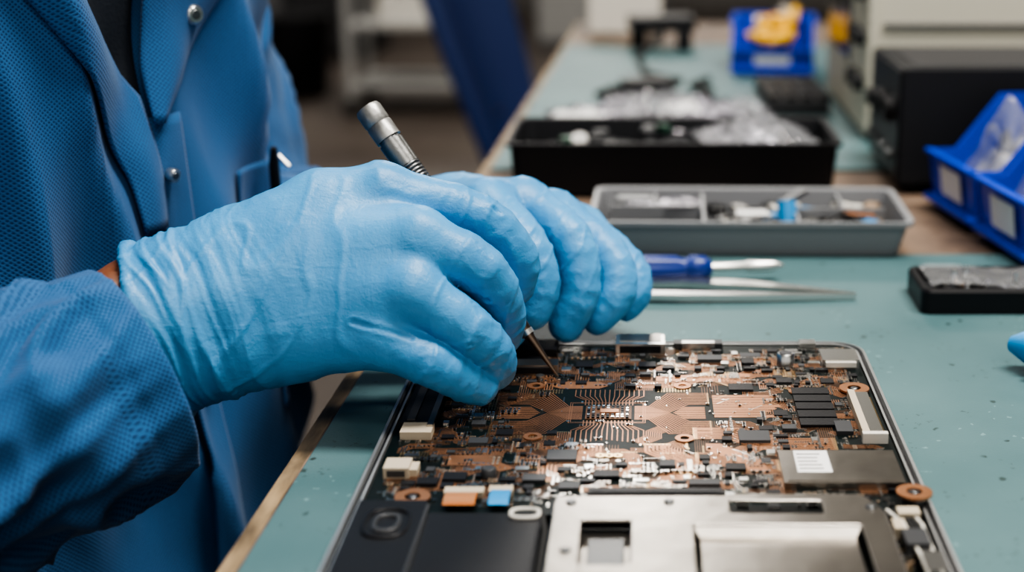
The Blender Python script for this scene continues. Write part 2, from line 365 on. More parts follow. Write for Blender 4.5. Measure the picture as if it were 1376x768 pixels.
def seg(V,a,b):
    a=np.array(a);ba=np.array(b)-a; t=np.clip(((V-a)@ba)/(ba@ba),0,1); return t*np.linalg.norm(ba),np.linalg.norm(V-a-t[:,None]*ba,axis=1),V-a-t[:,None]*ba
uu=(V-C0)@l; ww=(V-C0)@f
sL,dL,rL=seg(V,ShL,ElL); sR,dR,rR=seg(V,ShR,ElR); inArmL=dL<.072; inArmR=dR<.08
uv=np.stack([np.arctan2(uu,ww)*.16,V[:,2]],1)
uv[inArmL]=np.stack([np.arctan2(rL[:,0],-rL[:,1])*.06+2,V[:,2]],1)[inArmL]
D=np.zeros(len(V))
for i,v in enumerate(V):
    q=noise.noise(Vector((uu[i]*13+v[2]*3,v[2]*3.2,ww[i]*8)))
    q2=noise.noise(Vector((uu[i]*26-v[2]*12,v[2]*9+4,ww[i]*15)))
    D[i]=.020*(max(0,1-abs(q)*2.8))-.007+.007*q2
    if inArmL[i]:
        qa=noise.noise(Vector((v[0]*12,v[1]*12,v[2]*20+v[0]*22))); D[i]=.25*D[i]+.009*max(0,1-abs(qa)*3)-.004
V=V+N*D[:,None]
meshobj('coat_body',V,Q,['coat'],tech,uv=uv)
bvh=BVHTree.FromPolygons([tuple(v) for v in V],[tuple(q) for q in Q])
F3=Vector(f);L3=Vector(l);C3=Vector(C0)
def proj(u,z,off):
    o=C3+L3*u+Vector((0,0,z))+F3*.5
    hit,n,_,_=bvh.ray_cast(o,-F3)
    if hit is None: hit=C3+L3*u+Vector((0,0,z))+F3*.1; n=F3
    if n.dot(F3)<0: n=-n
    return hit+(n*.4+F3*.6)*off
def patch(name,rows,offs,k,nu=14,nz=40,solid=.0016,roll=0):
    P=[];UV=[]
    for i in range(nz+1):
        t=i/nz; z=rows[0][0]+(rows[-1][0]-rows[0][0])*t
        for r0,r1 in zip(rows[:-1],rows[1:]):
            if r0[0]>=z>=r1[0]-1e-6:
                q=(r0[0]-z)/(r0[0]-r1[0]); a=r0[1]+(r1[1]-r0[1])*q; b=r0[2]+(r1[2]-r0[2])*q; break
        row=[]
        for j in range(nu+1):
            s=j/nu; uq=a+(b-a)*s; row.append(proj(uq,z,offs[0]+(offs[1]-offs[0])*s+roll*math.sin(math.pi*s))); UV.append((uq+.5,z))
        P.append(row)
    V=np.array([tuple(p) for r in P for p in r]); c=nu+1
    Q=np.array([(i*c+j,i*c+j+1,(i+1)*c+j+1,(i+1)*c+j) for i in range(nz) for j in range(nu)])
    o=meshobj(name,V,Q,[k],tech,uv=np.array(UV))
    q=o.modifiers.new('s','SOLIDIFY'); q.thickness=solid; q.offset=1
    return o
patch('dark_shirt_front',[(.30,-.09,.06),(.172,-.030,.022),(.122,.016,.020)],(.0015,.0015),'shirt')
patch('coat_lapel',[(.30,-.130,-.086),(.172,-.050,-.022),(.127,-.022,.016),(.088,-.004,.019),(.06,-.002,.019)],(.004,.007),'coat',roll=.004)
patch('coat_collar_flap',[(.30,.060,.150),(.20,.026,.100),(.172,.021,.083),(.14,.018,.055),(.112,.017,.028)],(.010,.003),'coat',roll=.005)
patch('coat_placket',[(.115,.016,.040),(0,.016,.040),(-.36,.016,.040)],(.006,.003),'coat',nz=80,roll=.001)
patch('coat_pocket',[(.075,.085,.160),(-.06,.085,.155)],(.003,.002),'coat',solid=.0012)
sn=MB('steel','dsteel')
for (uq,zq,r) in((.055,.163,.0052),(.022,.086,.0036),(.027,-.02,.005)):
    p=proj(uq,zq,.0105); d=(F3+Vector((0,-.3,0))).normalized()
    sn.tube([p-d*.003,p+d*.001,p+d*.0022],[r,r,r*.75],'steel',20); sn.tube([p+d*.0022,p+d*.0024],[r*.5,r*.45],'dsteel',16)
sn.obj('coat_snaps',tech)
pp=proj(.112,.079,.010); pb=MB('black')
pb.tube([pp+Vector((0,0,-.03)),pp+Vector((0,0,-.004)),pp+Vector((.001,-.002,.006))],[.003,.003,.0018],'black')
pb.tube([pp+Vector((.004,-.004,.002)),pp+Vector((.010,-.006,-.004))],[.0012,.0014],'steel'); pb.obj('pocket_pen',tech)
def sleeve(name,c,e,r0,r1,ell,length_n=90,n=110,nz_seed=0,ext=None):
    c=Vector(c);e=Vector(e);ax=(e-c).normalized();Ln=(e-c).length
    up=Vector((0,0,1));e1=(up-ax*up.dot(ax)).normalized();e2=ax.cross(e1)
    P=[];UV=[]
    prof=[(.035,-.004),(.015,-.0035),(.003,-.003),(0,-.0012),(0,.0002),(.0015,.0008)]
    S=[(a,b) for a,b in prof]+[(.003+ (Ln-.003)*(i/length_n)**1.15,None) for i in range(length_n+1)]
    for s,dr_ in S:
        row=[]
        for j in range(n+1):
            th=2*math.pi*j/n; R=r0+(r1-r0)*s/Ln
            base=R+(dr_ if dr_ is not None else .0008)
            base-=.0014*math.exp(-((s-.0155)/.0009)**2)
            if s>.0165: base-=.0006
            ct,sn_=math.cos(th),math.sin(th)
            q=noise.noise(Vector((s*26+1.6*sn_+nz_seed,ct*1.3,sn_*1.3)));q2=noise.noise(Vector((s*60,ct*2.5+nz_seed,sn_*2.5+s*20)))
            q3=noise.noise(Vector((s*9+nz_seed,ct*2.2+s*12,sn_*2.2)))
            amp=min(1,.18+s/.05)
            base+=amp*(.0105*max(0,1-abs(q)*2.6)-.004+.0024*q2+.006*max(0,1-abs(q3)*3))
            p=c+ax*(s+ .004*math.sin(th+.5)*(1 if s<.02 else 0))+(e1*ct*base+e2*sn_*base*ell)
            row.append(p); UV.append((th*.05+nz_seed,s))
        P.append(row)
    V=np.array([tuple(p) for r in P for p in r]); cc=n+1
    Q=np.array([(i*cc+j,(i+1)*cc+j,(i+1)*cc+j+1,i*cc+j+1) for i in range(len(P)-1) for j in range(n)])
    return meshobj(name,V,Q,['coat'],tech,uv=np.array(UV))
sleeve('right_sleeve',CufR,(-.380,.415,-.012),.0465,.060,.86)
sleeve('left_sleeve',(-.160,.790,.020),ElL,.036,.046,.9,nz_seed=5)
G=gridpts(np.array((-.44,.36,-.08)),np.array((-.17,.64,.12)),.0025)
wq=np.array((0,.002,-.006))
fa=smin(smin(cone(G,(-.245,.528,.040),tuple(np.array(Wr)-dr*.004+wq*.3),.022,.0172),cone(G,(-.245,.528,.024),tuple(np.array(Wu)-dr*.004),.022,.0165),.02),cone(G,(-.38,.415,-.012),(-.245,.528,.030),.036,.027),.02)
V,Q=nets(fa,np.array((-.44,.36,-.08)),.0025); meshobj('right_forearm',V,Q,['skin'],tech)
sk=MB('skin'); sk.tube([ElL,(-.175,.81,.02),tuple(lw-ld*.012)],[.035,.028,.020],'skin',32); sk.obj('left_forearm',tech)
# ---- head, neck and legs (outside the frame)
Hc=C0+f*.06+np.array((0,0,.575)); G=gridpts(Hc-np.array((.14,.14,.25)),Hc+np.array((.15,.15,.16)),.004)
x,y,zz=G[0]-Hc[0],G[1]-Hc[1],G[2]-Hc[2]; hu=x*l[0]+y*l[1]; hw=x*f[0]+y*f[1]
def ell(cu,cw,cz,ru,rw,rz): return (np.sqrt(((hu-cu)/ru)**2+((hw-cw)/rw)**2+((zz-cz)/rz)**2)-1)*min(ru,rw,rz)
hd=smin(ell(0,-.01,.02,.076,.096,.095),ell(0,.035,-.06,.052,.052,.06),.04)
hd=smin(hd,ell(0,.092,-.018,.012,.018,.024),.012); hd=smin(hd,ell(0,.078,-.062,.022,.012,.009),.008)
for s_ in(-1,1):
    hd=smin(hd,ell(s_*.078,-.005,-.01,.009,.018,.03),.006); hd=-smin(-hd,ell(s_*.032,.095,.008,.015,.014,.010),.01)
hd=smin(hd,cone(G,C0+np.array((0,0,.33)),Hc+np.array((0,0,-.05)),.062,.055),.03)
V,Q=nets(hd,Hc-np.array((.14,.14,.25)),.004); meshobj('head',V,Q,['skin'],tech)
hr=np.maximum(ell(0,-.014,.028,.083,.101,.098),-(zz-.03+hw*-.35)); hr=np.maximum(hr,hw-.07)
V,Q=nets(hr,Hc-np.array((.14,.14,.25)),.004); meshobj('hair',V,Q,['hair'],tech)
ey=MB('white','ink')
for s_ in(-1,1):
    p=Hc+l*(s_*.032)+f*.078+np.array((0,0,.006)); ey.tube([tuple(p-f*.01),tuple(p),tuple(p+f*.006)],[.011,.0105,.006],'white',16); ey.tube([tuple(p+f*.006),tuple(p+f*.0065)],[.005,.005],'ink',12)
ey.obj('eyes',tech)
lg=MB('trouser')
for s_ in(-1,1):
    hp=C0+l*(s_*.09)+np.array((0,0,-.33)); kn=hp+f*.30+np.array((0,0,.03)); kn[2]=-.25-.02; ft=kn+f*.02; ft[2]=-.68
    lg.tube([hp,(hp+kn)/2,kn,(kn+ft)/2+np.array((-.01,0,0)),ft],[.085,.078,.062,.055,.045],'trouser',20)
    lg.tube([ft-f*.06+np.array((0,0,-.035)),ft+f*.05+np.array((0,0,-.03)),ft+f*.19+np.array((0,0,-.04))],[.035,.042,.028],'rubber',16)
lg.obj('legs',tech)
st=MB('chair'); c=C0+np.array((0,0,-.46)); 
st.tube([c+np.array((0,0,-.03)),c+np.array((0,0,-.02)),c+np.array((0,0,.02)),c+np.array((0,0,.03))],[.16,.18,.18,.15],'chair',32)
st.tube([c+np.array((0,0,-.03)),c+np.array((0,0,-.25))],.025,'dsteel')
for i in range(5):
    a=i*2*math.pi/5; e=np.array((math.cos(a)*.25,math.sin(a)*.25,0)); b0=c+np.array((0,0,-.23)); st.tube([b0,b0+e+np.array((0,0,-.015))],[.018,.012],'dsteel'); st.tube([b0+e+np.array((0,.012,-.035)),b0+e+np.array((0,-.012,-.035))],.0245,'rubber')
st.obj('work_stool')
# ------------------------------------------------------------------ probe
pt=Vector((-.0412,.6174,.0100)); pr=Vector((-.1302,.6561,.1281)); ax=(pr-pt).normalized(); Lp=(pr-pt).length
pn=MB('penm')
def pl(segs,k):
    pn.tube([pt+ax*s for s,_ in segs],[r for _,r in segs],k,28)
pl([(0,.0004),(.006,.0010),(.022,.0022),(.024,.0028),(.040,.0042)],'tipm')
pl([(.0235,.0033),(.026,.0033)],'steel')
pl([(.040,.0042),(.043,.0045),(.050,.0045),(.052,.0040)],'steel')
pl([(.052,.0048),(.075,.0056),(.095,.0058)],'penm')
for i in range(14): pl([(.095+i*.0018,.0052),(.0955+i*.0018,.0058),(.0964+i*.0018,.0058),(.0968+i*.0018,.0052)],'dsteel')
pl([(.120,.0058),(Lp-.022,.0060),(Lp-.0195,.0060)],'penm'); pl([(Lp-.0195,.0051),(Lp-.0178,.0051)],'dsteel')
pl([(Lp-.0178,.0062),(Lp-.010,.0062),(Lp-.0095,.0057)],'penl'); pl([(Lp-.0095,.0058),(Lp-.008,.0063),(Lp-.0015,.0063),(Lp,.0055)],'penl')
pn.obj('precision_probe')
# ------------------------------------------------------------------ laptop
lap=empty('opened_laptop'); X0,X1,Y0,Y1=-.108,.103,.30,.671
def outline(x0,x1,y0,y1,r,n=8):
    pts=[]
    for cx,cy,a0 in((x1-r,y0+r,-90),(x1-r,y1-r,0),(x0+r,y1-r,90),(x0+r,y0+r,180)):
        for i in range(n+1): a=math.radians(a0+90*i/n); pts.append((cx+r*math.cos(a),cy+r*math.sin(a)))
    return pts
ch=MB('alu')
def ol(d,r): return outline(X0-d,X1+d,Y0-d,Y1+d,r)
def loft(m,loops,k):
    n=len(loops[0][0]); vs=[(p[0],p[1],z) for o,z in loops for p in o]
    fs=[(i*n+j,i*n+(j+1)%n,(i+1)*n+(j+1)%n,(i+1)*n+j) for i in range(len(loops)-1) for j in range(n)]
    m.add(vs,fs,k)
loft(ch,[(ol(.0035,.016),.0005),(ol(.0040,.0165),.0020),(ol(.0040,.0165),.0068),(ol(.0034,.016),.0078),(ol(.0022,.015),.0080),(ol(.0018,.0142),.0062)],'alu')
loft(ch,[(ol(.0018,.0142),.0062),(ol(.0002,.0134),.0062)],'black'); loft(ch,[(ol(.0002,.0134),.0062),(ol(.0002,.0134),.0076),(ol(-.0008,.0122),.0076),(ol(-.0008,.0122),.002)],'alu')
o1=ol(.0035,.016);o3=ol(-.0006,.0122)
ch.add([(p[0],p[1],.0005) for p in o1],[tuple(range(len(o1)))[::-1]],'black'); ch.add([(p[0],p[1],.003) for p in o3],[tuple(range(len(o3)))],'blackm')
ch.obj('chassis',lap)
ZB=.0070
pc=MB('pcb'); ob=outline(X0+.0015,X1-.0015,.478,Y1-.002,.010); loft(pc,[(ob,.0055),(ob,ZB)],'pcb'); pc.add([(p[0],p[1],ZB) for p in ob],[tuple(range(len(ob)))],'pcb'); pc.obj('circuit_board',lap)
tr=MB('copper'); ZL=[ZB+.00006]
def trace(pts,wd,k='copper',z=None):
    z=z or ZL[0]
    for a,b in zip(pts[:-1],pts[1:]):
        d=Vector((b[0]-a[0],b[1]-a[1])); 
        if d.length<1e-6: continue
        d.normalize(); n=Vector((-d.y,d.x))*wd/2; e=d*wd*.25
        tr.add([(a[0]-e.x+n.x,a[1]-e.y+n.y,z),(a[0]-e.x-n.x,a[1]-e.y-n.y,z),(b[0]+e.x-n.x,b[1]+e.y-n.y,z),(b[0]+e.x+n.x,b[1]+e.y+n.y,z)],[(0,1,2,3)],k)
def sq(X,Y,r,k,z=ZB+.00016): tr.add([(X-r,Y-r,z),(X+r,Y-r,z),(X+r,Y+r,z),(X-r,Y+r,z)],[(0,1,2,3)],k)
def bundle(x,y,ang,n,pitch,segs,wd,k='copper',pads=True):
    ZL[0]+=.0000004; pk=random.choice(['gold','solder','gold'])
    for i in range(n):
        off=(i-(n-1)/2)*pitch; a=math.radians(ang); px,py=x-math.sin(a)*off,y+math.cos(a)*off; pts=[(px,py)]
        for ln,turn in segs:
            t=math.radians(turn); ln2=ln-off*math.tan(t/2)*1.0-(0 if len(pts)==1 else off0*math.tan(t0/2))
            px+=math.cos(a)*max(ln2,.0005); py+=math.sin(a)*max(ln2,.0005); pts.append((px,py)); a+=t; off0=off;t0=t
        pts=[(max(X0+.006,min(X1-.006,q[0])),max(.492,min(Y1-.006,q[1]))) for q in pts]
        trace(pts,wd,k)
        if pads:
            for q in(pts[0],pts[-1]): sq(q[0],q[1],max(wd*.8,.00028),pk)
def infan(a,b): return -.056<a<.026 and .552<b<.607
gx,gy=17,13
for i in range(gx):
    for j in range(gy):
        a=X0+.010+(X1-X0-.020)*(i+.5+random.uniform(-.3,.3))/gx; b=.496+(.164)*(j+.5+random.uniform(-.3,.3))/gy
        if infan(a,b) or random.random()<.12: continue
        d=random.choice([0,0,0,180,90,-90,45,135]); n_=random.randint(4,9); pi_=random.choice([.0009,.0010,.0012])
        bundle(a-.006*math.cos(math.radians(d)),b-.006*math.sin(math.radians(d)),d,n_,pi_,[(random.uniform(.006,.012),random.choice([45,-45,0])),(random.uniform(.003,.010),random.choice([-45,45])),(random.uniform(.002,.006),0)],pi_*random.choice([.32,.4,.5]),random.choice(['copper','copper','copperd']),pads=random.random()<.6)
ZL[0]=ZB+.00017
# fan-out around the processor: nested traces leaving its four sides and turning along the board
cxp,cyp=-.017,.5793
for i in range(12):
    w_=.00045
    for sx in(-1,1):
        for sy in(-1,1):
            x0_=cxp+sx*.0115; y0_=cyp+sy*(.0005+.00065*i)
            kx=cxp+sx*(.0265-.0008*i); ky=cyp+sy*(.0005+.00065*i)
            ex_=.0105
            trace([(x0_,y0_),(kx,ky),(kx+sx*ex_*.8,ky+sy*ex_*.9+sy*.0006*i),(cxp+sx*(.044 if sx>0 else .050),ky+sy*ex_*.9+sy*.0006*i)],w_)
            sq(cxp+sx*(.044 if sx>0 else .050),ky+sy*ex_*.9+sy*.0006*i,.0004,'gold')
for i in range(15):
    x_=cxp-.0105+.0015*i; w_=.00045
    trace([(x_,cyp-.0090),(x_,cyp-.0125-.0004*abs(i-7)),(x_+(i-7)*.0007,cyp-.020),(x_+(i-7)*.0007,cyp-.030-.0006*abs(i-7))],w_)
    trace([(x_,cyp+.0090),(x_,cyp+.0125+.0004*abs(i-7)),(x_+(i-7)*.0007,cyp+.020),(x_+(i-7)*.0007,cyp+.028)],w_)
for i in range(-5,6):
    y_=cyp+i*.0013
    trace([(cxp+.0285+.0008*abs(i),y_),(cxp+.042,y_)],.0007,'copper'); trace([(cxp-.030-.0008*abs(i),y_),(cxp-.048,y_)],.0007,'copper')
for i in range(12):
    for j in range(4):
        sq(cxp-.036+i*.0013,cyp+.024+j*.0013,.00036,'gold'); sq(cxp+.022+i*.0013,cyp+.026+j*.0013,.00036,'gold'); sq(cxp-.040+i*.0013,cyp-.030+j*.0013,.00036,'gold')
for args in [(.020,.556,0,7,.0018,[(.016,-45),(.016,45),(.03,0)],.0011),(.02,.530,0,8,.0014,[(.01,-45),(.01,45),(.015,0)],.0008),
 (.035,.615,45,8,.0012,[(.02,-45),(.02,0)],.0006),(-.024,.544,-90,7,.0016,[(.006,-45),(.02,45),(.01,0)],.0010),(.004,.544,-90,7,.0016,[(.006,45),(.018,-45),(.01,0)],.0010),
 (-.006,.614,0,6,.0014,[(.02,45),(.012,-45),(.02,0)],.0008),(-.030,.614,180,6,.0014,[(.010,-45),(.012,45),(.012,0)],.0008)]:
    bundle(*args)
def pour(pts,k='copperd'): tr.add([(a,b,ZB+.00015) for a,b in pts],[tuple(range(len(pts)))],k)
for i in range(9):
    y_=.574+i*.0030; xr=.058-.0025*((i*3)%4); pour([(.029,y_),(xr,y_),(xr+.0016,y_+.0013),(xr,y_+.0026),(.029,y_+.0026)],'copper')
pour([(-.040,.609),(-.022,.609),(-.017,.613),(-.022,.618),(-.038,.618),(-.044,.613)],'copper'); pour([(.024,.545),(.03,.545),(.045,.530),(.048,.518),(.042,.516),(.036,.526),(.024,.538)],'copper')
pour([(-.080,.533),(-.062,.533),(-.062,.528),(-.052,.520),(-.058,.517),(-.07,.523),(-.080,.523)],'copper'); pour([(.004,.619),(.03,.619),(.038,.625),(.048,.625),(.048,.629),(.032,.629),(.004,.625)],'copper')
for (a,b,nx,ny,pi) in((-.084,.583,14,11,.0013),(.025,.625,14,5,.0013),(-.1,.53,10,6,.0012),(.06,.625,8,8,.0012)):
    for i in range(nx):
        for j in range(ny): sq(a+i*pi,b+j*pi,.00040,'gold',ZB+.0002)
for x0,x1,y0,y1 in((-.082,-.052,.522,.540),(-.066,-.05,.52,.541),(-.034,-.001,.5675,.5915)):
    for t in range(2): dd=t*.0009; trace([(x0+dd,y0+dd),(x1-dd,y0+dd),(x1-dd,y1-dd),(x0+dd,y1-dd),(x0+dd,y0+dd)],.0003,'copper',ZB+.00019)
tr.obj('copper_traces',lap)
cp=MB('chip'); occ=[]
def rect(x0,x1,y0,y1,h,k,inset=0,z=ZB): cp.bb(x0,x1,y0,y1,z,z+h,k); occ.append((x0-.0006,x1+.0006,y0-.0006,y1+.0006))
def chip(x,y,wx,wy,h=.0012,k='chip',pins=0):
    rect(x-wx/2,x+wx/2,y-wy/2,y+wy/2,h,k)
    if pins:
        n=int(wx/.001)
        for i in range(n):
            for s in(-1,1): X=x-wx/2+.0005+i*.001; cp.bb(X-.0002,X+.0002,y+s*wy/2-(.0009 if s<0 else 0),y+s*wy/2+(.0009 if s>0 else 0),ZB,ZB+.0004,'solder')
for r_ in((.0940,.6066),(.0998,.4880),(-.0885,.4910)): cp.ring((*r_,ZB+(.004 if r_[1]<.5 and r_[0]>0 else .0006)),.0068,.0030,.0010,'copper'); occ.append((r_[0]-.007,r_[0]+.007,r_[1]-.007,r_[1]+.007))
cp.tube([(.0998,.488,ZB),(.0998,.488,ZB+.004)],.0045,'dsteel',20)
for r_ in((.0155,.550),(.0160,.612),(-.0510,.612),(-.048,.552),(.068,.605)): cp.ring((*r_,ZB),.0040,.0019,.0006,'copper'); occ.append((r_[0]-.004,r_[0]+.004,r_[1]-.004,r_[1]+.004))
for dx in(-.0055,-.002,.0015): cp.ring((-.0135+dx,.532,ZB),.0020,.0008,.0006,'gold')
occ.append((-.022,-.009,.529,.535))
rect(-.0155,.0085,.656,.671,.0055,'steel'); cp.bb(-.0135,.0065,.660,.6712,ZB+.0055,ZB+.0058,'steel2'); cp.bb(-.0135,.0065,.6555,.6562,ZB+.001,ZB+.0045,'black')
rect(.013,.037,.664,.6705,.003,'chipg'); rect(.017,.033,.662,.666,.004,'steel'); rect(.075,.083,.664,.6705,.003,'steel')
rect(.083,.1005,.636,.652,.0045,'steel'); cp.bb(.0845,.099,.6345,.6362,ZB+.0012,ZB+.0036,'white')
cp.tube([(.066,.642,ZB),(.066,.642,ZB+.0055),(.066,.642,ZB+.006)],[.0042,.0042,.0036],'steel',24); cp.tube([(.066,.642,ZB+.006),(.066,.642,ZB+.0062)],[.003,.003],'chipg',24); occ.append((.061,.071,.637,.647))
cp.tube([(-.062,.512,ZB),(-.062,.512,ZB+.0035),(-.062,.512,ZB+.004)],[.0030,.0030,.0024],'chipg',24); cp.tube([(-.05,.622,ZB),(-.05,.622,ZB+.002)],[.002,.002],'steel',20)
for i in range(5): chip(.0735,.6035-i*.0093,.0165,.0078,.0014)
rect(.0895,.0925,.548,.598,.004,'beige'); rect(.0925,.0985,.548,.598,.0028,'steel'); rect(.089,.0995,.545,.548,.0045,'white')
for i in range(30): cp.bb(.0985,.1,.550+i*.0016,.5506+i*.0016,ZB,ZB+.0006,'gold')
rect(.0525,.0990,.500,.5315,.0030,'steel2'); cp.bb(.054,.0975,.5015,.530,ZB+.003,ZB+.0033,'steel2'); cp.bb(.0585,.0720,.509,.5300,ZB+.0033,ZB+.0034,'label')
for i in range(5): cp.bb(.0595,.0595+random.uniform(.006,.011),.512+i*.0035,.5128+i*.0035,ZB+.0034,ZB+.00345,'ink')
chip(.0425,.609,.011,.008,.0012,pins=1);chip(.0445,.551,.013,.011,.0014,'chipg',pins=1);chip(-.0345,.531,.012,.010,.0014,'chipg',pins=1);chip(-.056,.645,.010,.006,.002)
for a,b,c_,d_ in((-.016,.512,.01,.006),(-.03,.502,.008,.006),(.035,.520,.008,.006),(.06,.56,.006,.005),(.008,.523,.006,.006),(.063,.618,.007,.006),(.030,.648,.012,.007),(.048,.644,.006,.008),(.0,.640,.008,.007),(-.030,.640,.008,.008),(-.075,.51,.009,.007),(.022,.504,.012,.005),(.05,.654,.01,.006),(.058,.578,.006,.006),(.083,.618,.006,.006),(.083,.56,.007,.012),(-.07,.546,.008,.006),(-.085,.505,.008,.006),(-.06,.556,.007,.006),(-.072,.566,.006,.005),(-.044,.508,.009,.006)): chip(a,b,c_,d_,random.uniform(.0008,.002),random.choice(['chip','chip','chipg']),pins=random.random()<.6)
rect(-.027,-.007,.5715,.5870,.0004,'copperd')
for i in range(9):
    for j in range(6):
        if 2<=i<=6 and 1<j<4: continue
        cp.bb(-.0262+i*.0021,-.0250+i*.0021,.5722+j*.0025,.5738+j*.0025,ZB+.0004,ZB+.0011,random.choice(['solder','chipg','chip']))
cp.bb(-.0205,-.0125,.5775,.5815,ZB+.0004,ZB+.0012,'copper')
rect(-.1045,-.0900,.560,.618,.0035,'black'); cp.bb(-.1020,-.0985,.562,.616,ZB+.0035,ZB+.0042,'chipg'); rect(-.1030,-.0900,.549,.560,.0035,'beige'); cp.bb(-.0925,-.0900,.555,.615,ZB+.0035,ZB+.0045,'steel2')
rect(-.1030,-.0930,.510,.5205,.0045,'beige'); cp.bb(-.1015,-.0945,.5095,.5102,ZB+.001,ZB+.0035,'ink'); rect(-.093,-.090,.512,.520,.003,'beige')
rect(-.066,-.042,.627,.636,.0050,'steel2'); cp.bb(-.064,-.044,.6260,.6272,ZB+.001,ZB+.004,'black'); rect(-.075,-.044,.652,.668,.004,'black')
rect(-.0225,.0285,.4890,.4945,.0035,'black'); cp.bb(-.0215,.0275,.4905,.4915,ZB+.0035,ZB+.0038,'chipg'); rect(-.0770,-.0620,.4925,.4975,.0025,'beige'); rect(-.0600,-.0510,.4925,.4975,.003,'beige')
def free(x0,x1,y0,y1):
    for a,b,c_,d_ in occ:
        if x0<b and x1>a and y0<d_ and y1>c_: return False
    return True
def smd(x,y,hor,sc,kind):
    w_,d_=(.0011*sc,.0006*sc) if hor else (.0006*sc,.0011*sc); h_=.0005*sc
    if not free(x-w_/2,x+w_/2,y-d_/2,y+d_/2): return
    if kind=='s': cp.bb(x-w_/2,x+w_/2,y-d_/2,y+d_/2,ZB,ZB+h_*.6,'solder'); return
    cp.bb(x-w_*.28,x+w_*.28,y-d_/2,y+d_/2,ZB,ZB+h_,kind) if hor else cp.bb(x-w_/2,x+w_/2,y-d_*.28,y+d_*.28,ZB,ZB+h_,kind)
    for s in(-1,1):
        if hor: cp.bb(x+s*w_*.4-w_*.13,x+s*w_*.4+w_*.13,y-d_/2,y+d_/2,ZB,ZB+h_*1.04,'solder')
        else: cp.bb(x-w_/2,x+w_/2,y+s*d_*.4-d_*.13,y+s*d_*.4+d_*.13,ZB,ZB+h_*1.04,'solder')
zones=[(-.105,.098,.484,.508,210),(.05,.10,.53,.665,280),(.03,.06,.53,.57,50),(-.06,.10,.61,.668,360),(-.105,-.03,.50,.55,190),(-.03,.05,.50,.53,140),(-.088,-.06,.545,.66,100),(-.05,.06,.54,.61,14)]
for x0,x1,y0,y1,n in zones:
    for _ in range(n):
        a,b=random.uniform(x0,x1),random.uniform(y0,y1); hor=random.random()<.5; nx,ny=random.choice([(1,4),(4,1),(2,3),(3,2),(6,1),(1,6),(3,3),(1,1)]); sc=random.choice([.8,1,1,1.3,1.8]) if nx*ny<7 else .9; kind=random.choice(['tan','chip','chip','chip','chipg','s'])
        if random.random()<.22: 
            w_=random.uniform(.002,.006);d_=random.uniform(.002,.0045)
            if free(a-w_/2,a+w_/2,b-d_/2,b+d_/2) and a+w_<X1-.003 and b+d_<Y1-.004: chip(a,b,w_,d_,random.uniform(.0006,.0016),random.choice(['chip','chip','chip','chipg','steel']),pins=random.random()<.5)
            continue
        for i in range(nx):
            for j in range(ny):
                X=a+i*(.0015 if hor else .001)*sc;Y=b+j*(.001 if hor else .0015)*sc
                if X0+.005<X<X1-.005 and .484<Y<Y1-.006: smd(X,Y,hor,sc,kind)
for _ in range(700):
    a,b=random.uniform(X0+.006,X1-.006),random.uniform(.486,.663)
    if not infan(a,b) or random.random()<.15: smd(a,b,random.random()<.5,random.uniform(.7,1.6),random.choice(['tan','s','chip','chip']))
cp.obj('board_components',lap)
lb=MB('blackm')
lb.bb(-.1065,-.0815,.35,.4835,.003,.0105,'black'); lb.bb(-.0800,-.0385,.35,.4740,.003,.0098,'blackm'); lb.bb(-.079,-.0395,.40,.4728,.0098,.0101,'black')
lb.obj('speaker_and_battery',lap,bevel=.0012)
l2=MB('black'); 
def oring(c,a,b,wd,h,k,n=40):
    vs=[]
    for s,z in((1,0),(1,h),(1-wd,h),(1-wd,0)):
        for j in range(n): t=2*math.pi*j/n; ct,st_=math.cos(t),math.sin(t); vs.append((c[0]+a*s*math.copysign(abs(ct)**.7,ct),c[1]+b*s*math.copysign(abs(st_)**.7,st_),c[2]+z))
    l2.add(vs,[(q*n+j,q*n+(j+1)%n,(q+1)*n+(j+1)%n,(q+1)*n+j) for q in range(3) for j in range(n)],k,True)
oring((-.0935,.464,.0105),.0085,.0120,.14,.0008,'chip'); oring((-.0935,.464,.0105),.0050,.0075,.3,.0008,'chipg')
l2.tube([(-.0385,.474,.009),(-.0365,.46,.009),(-.0365,.36,.009)],.0013,'rubber',10); l2.tube([(-.081,.480,.010),(-.081,.36,.010)],.0008,'chipg',10)
P=[[(xx,.4925-.0115*t,.0095+.0008*math.sin(t*3)) for xx in(-.0760,-.0640)] for t in [i/8 for i in range(9)]]; l2.grid(P,'orange')
for i in range(9): l2.bb(-.0757+i*.0013,-.0752+i*.0013,.482,.491,.0103,.0104,'tan')
P=[[(xx,.4945-.014*t,.0098+.001*math.sin(t*3)) for xx in(-.0590,-.0515)] for t in [i/8 for i in range(9)]]; l2.grid(P,'bluetab')
oring((-.0445,.472,.0102),.0058,.0042,.22,.0010,'white')
for i in range(5): l2.tube([(.088+i*.002,.478,.009),(.092+i*.0016,.464,.010),(.094+i*.0012,.44,.009),(.095+i*.001,.36,.009)],.0007,random.choice(['rubber','white','chipg']),8)
l2.bb(.091,.099,.470,.476,.007,.0115,'beige'); l2.bb(.090,.0985,.447,.459,.006,.011,'chipg'); l2.bb(.088,.0925,.460,.468,.006,.0105,'beige'); l2.bb(.094,.101,.428,.442,.006,.011,'steel'); l2.bb(-.034,.100,.35,.478,.003,.0045,'pcb')
for i in range(150): a,b=random.uniform(.086,.1),random.uniform(.40,.478); l2.box((a,b,.0055),(random.uniform(.0008,.002),random.uniform(.0008,.002),.002),random.choice(['solder','tan','chip','gold']))
l2.obj('ribbon_cables',lap)
import bmesh
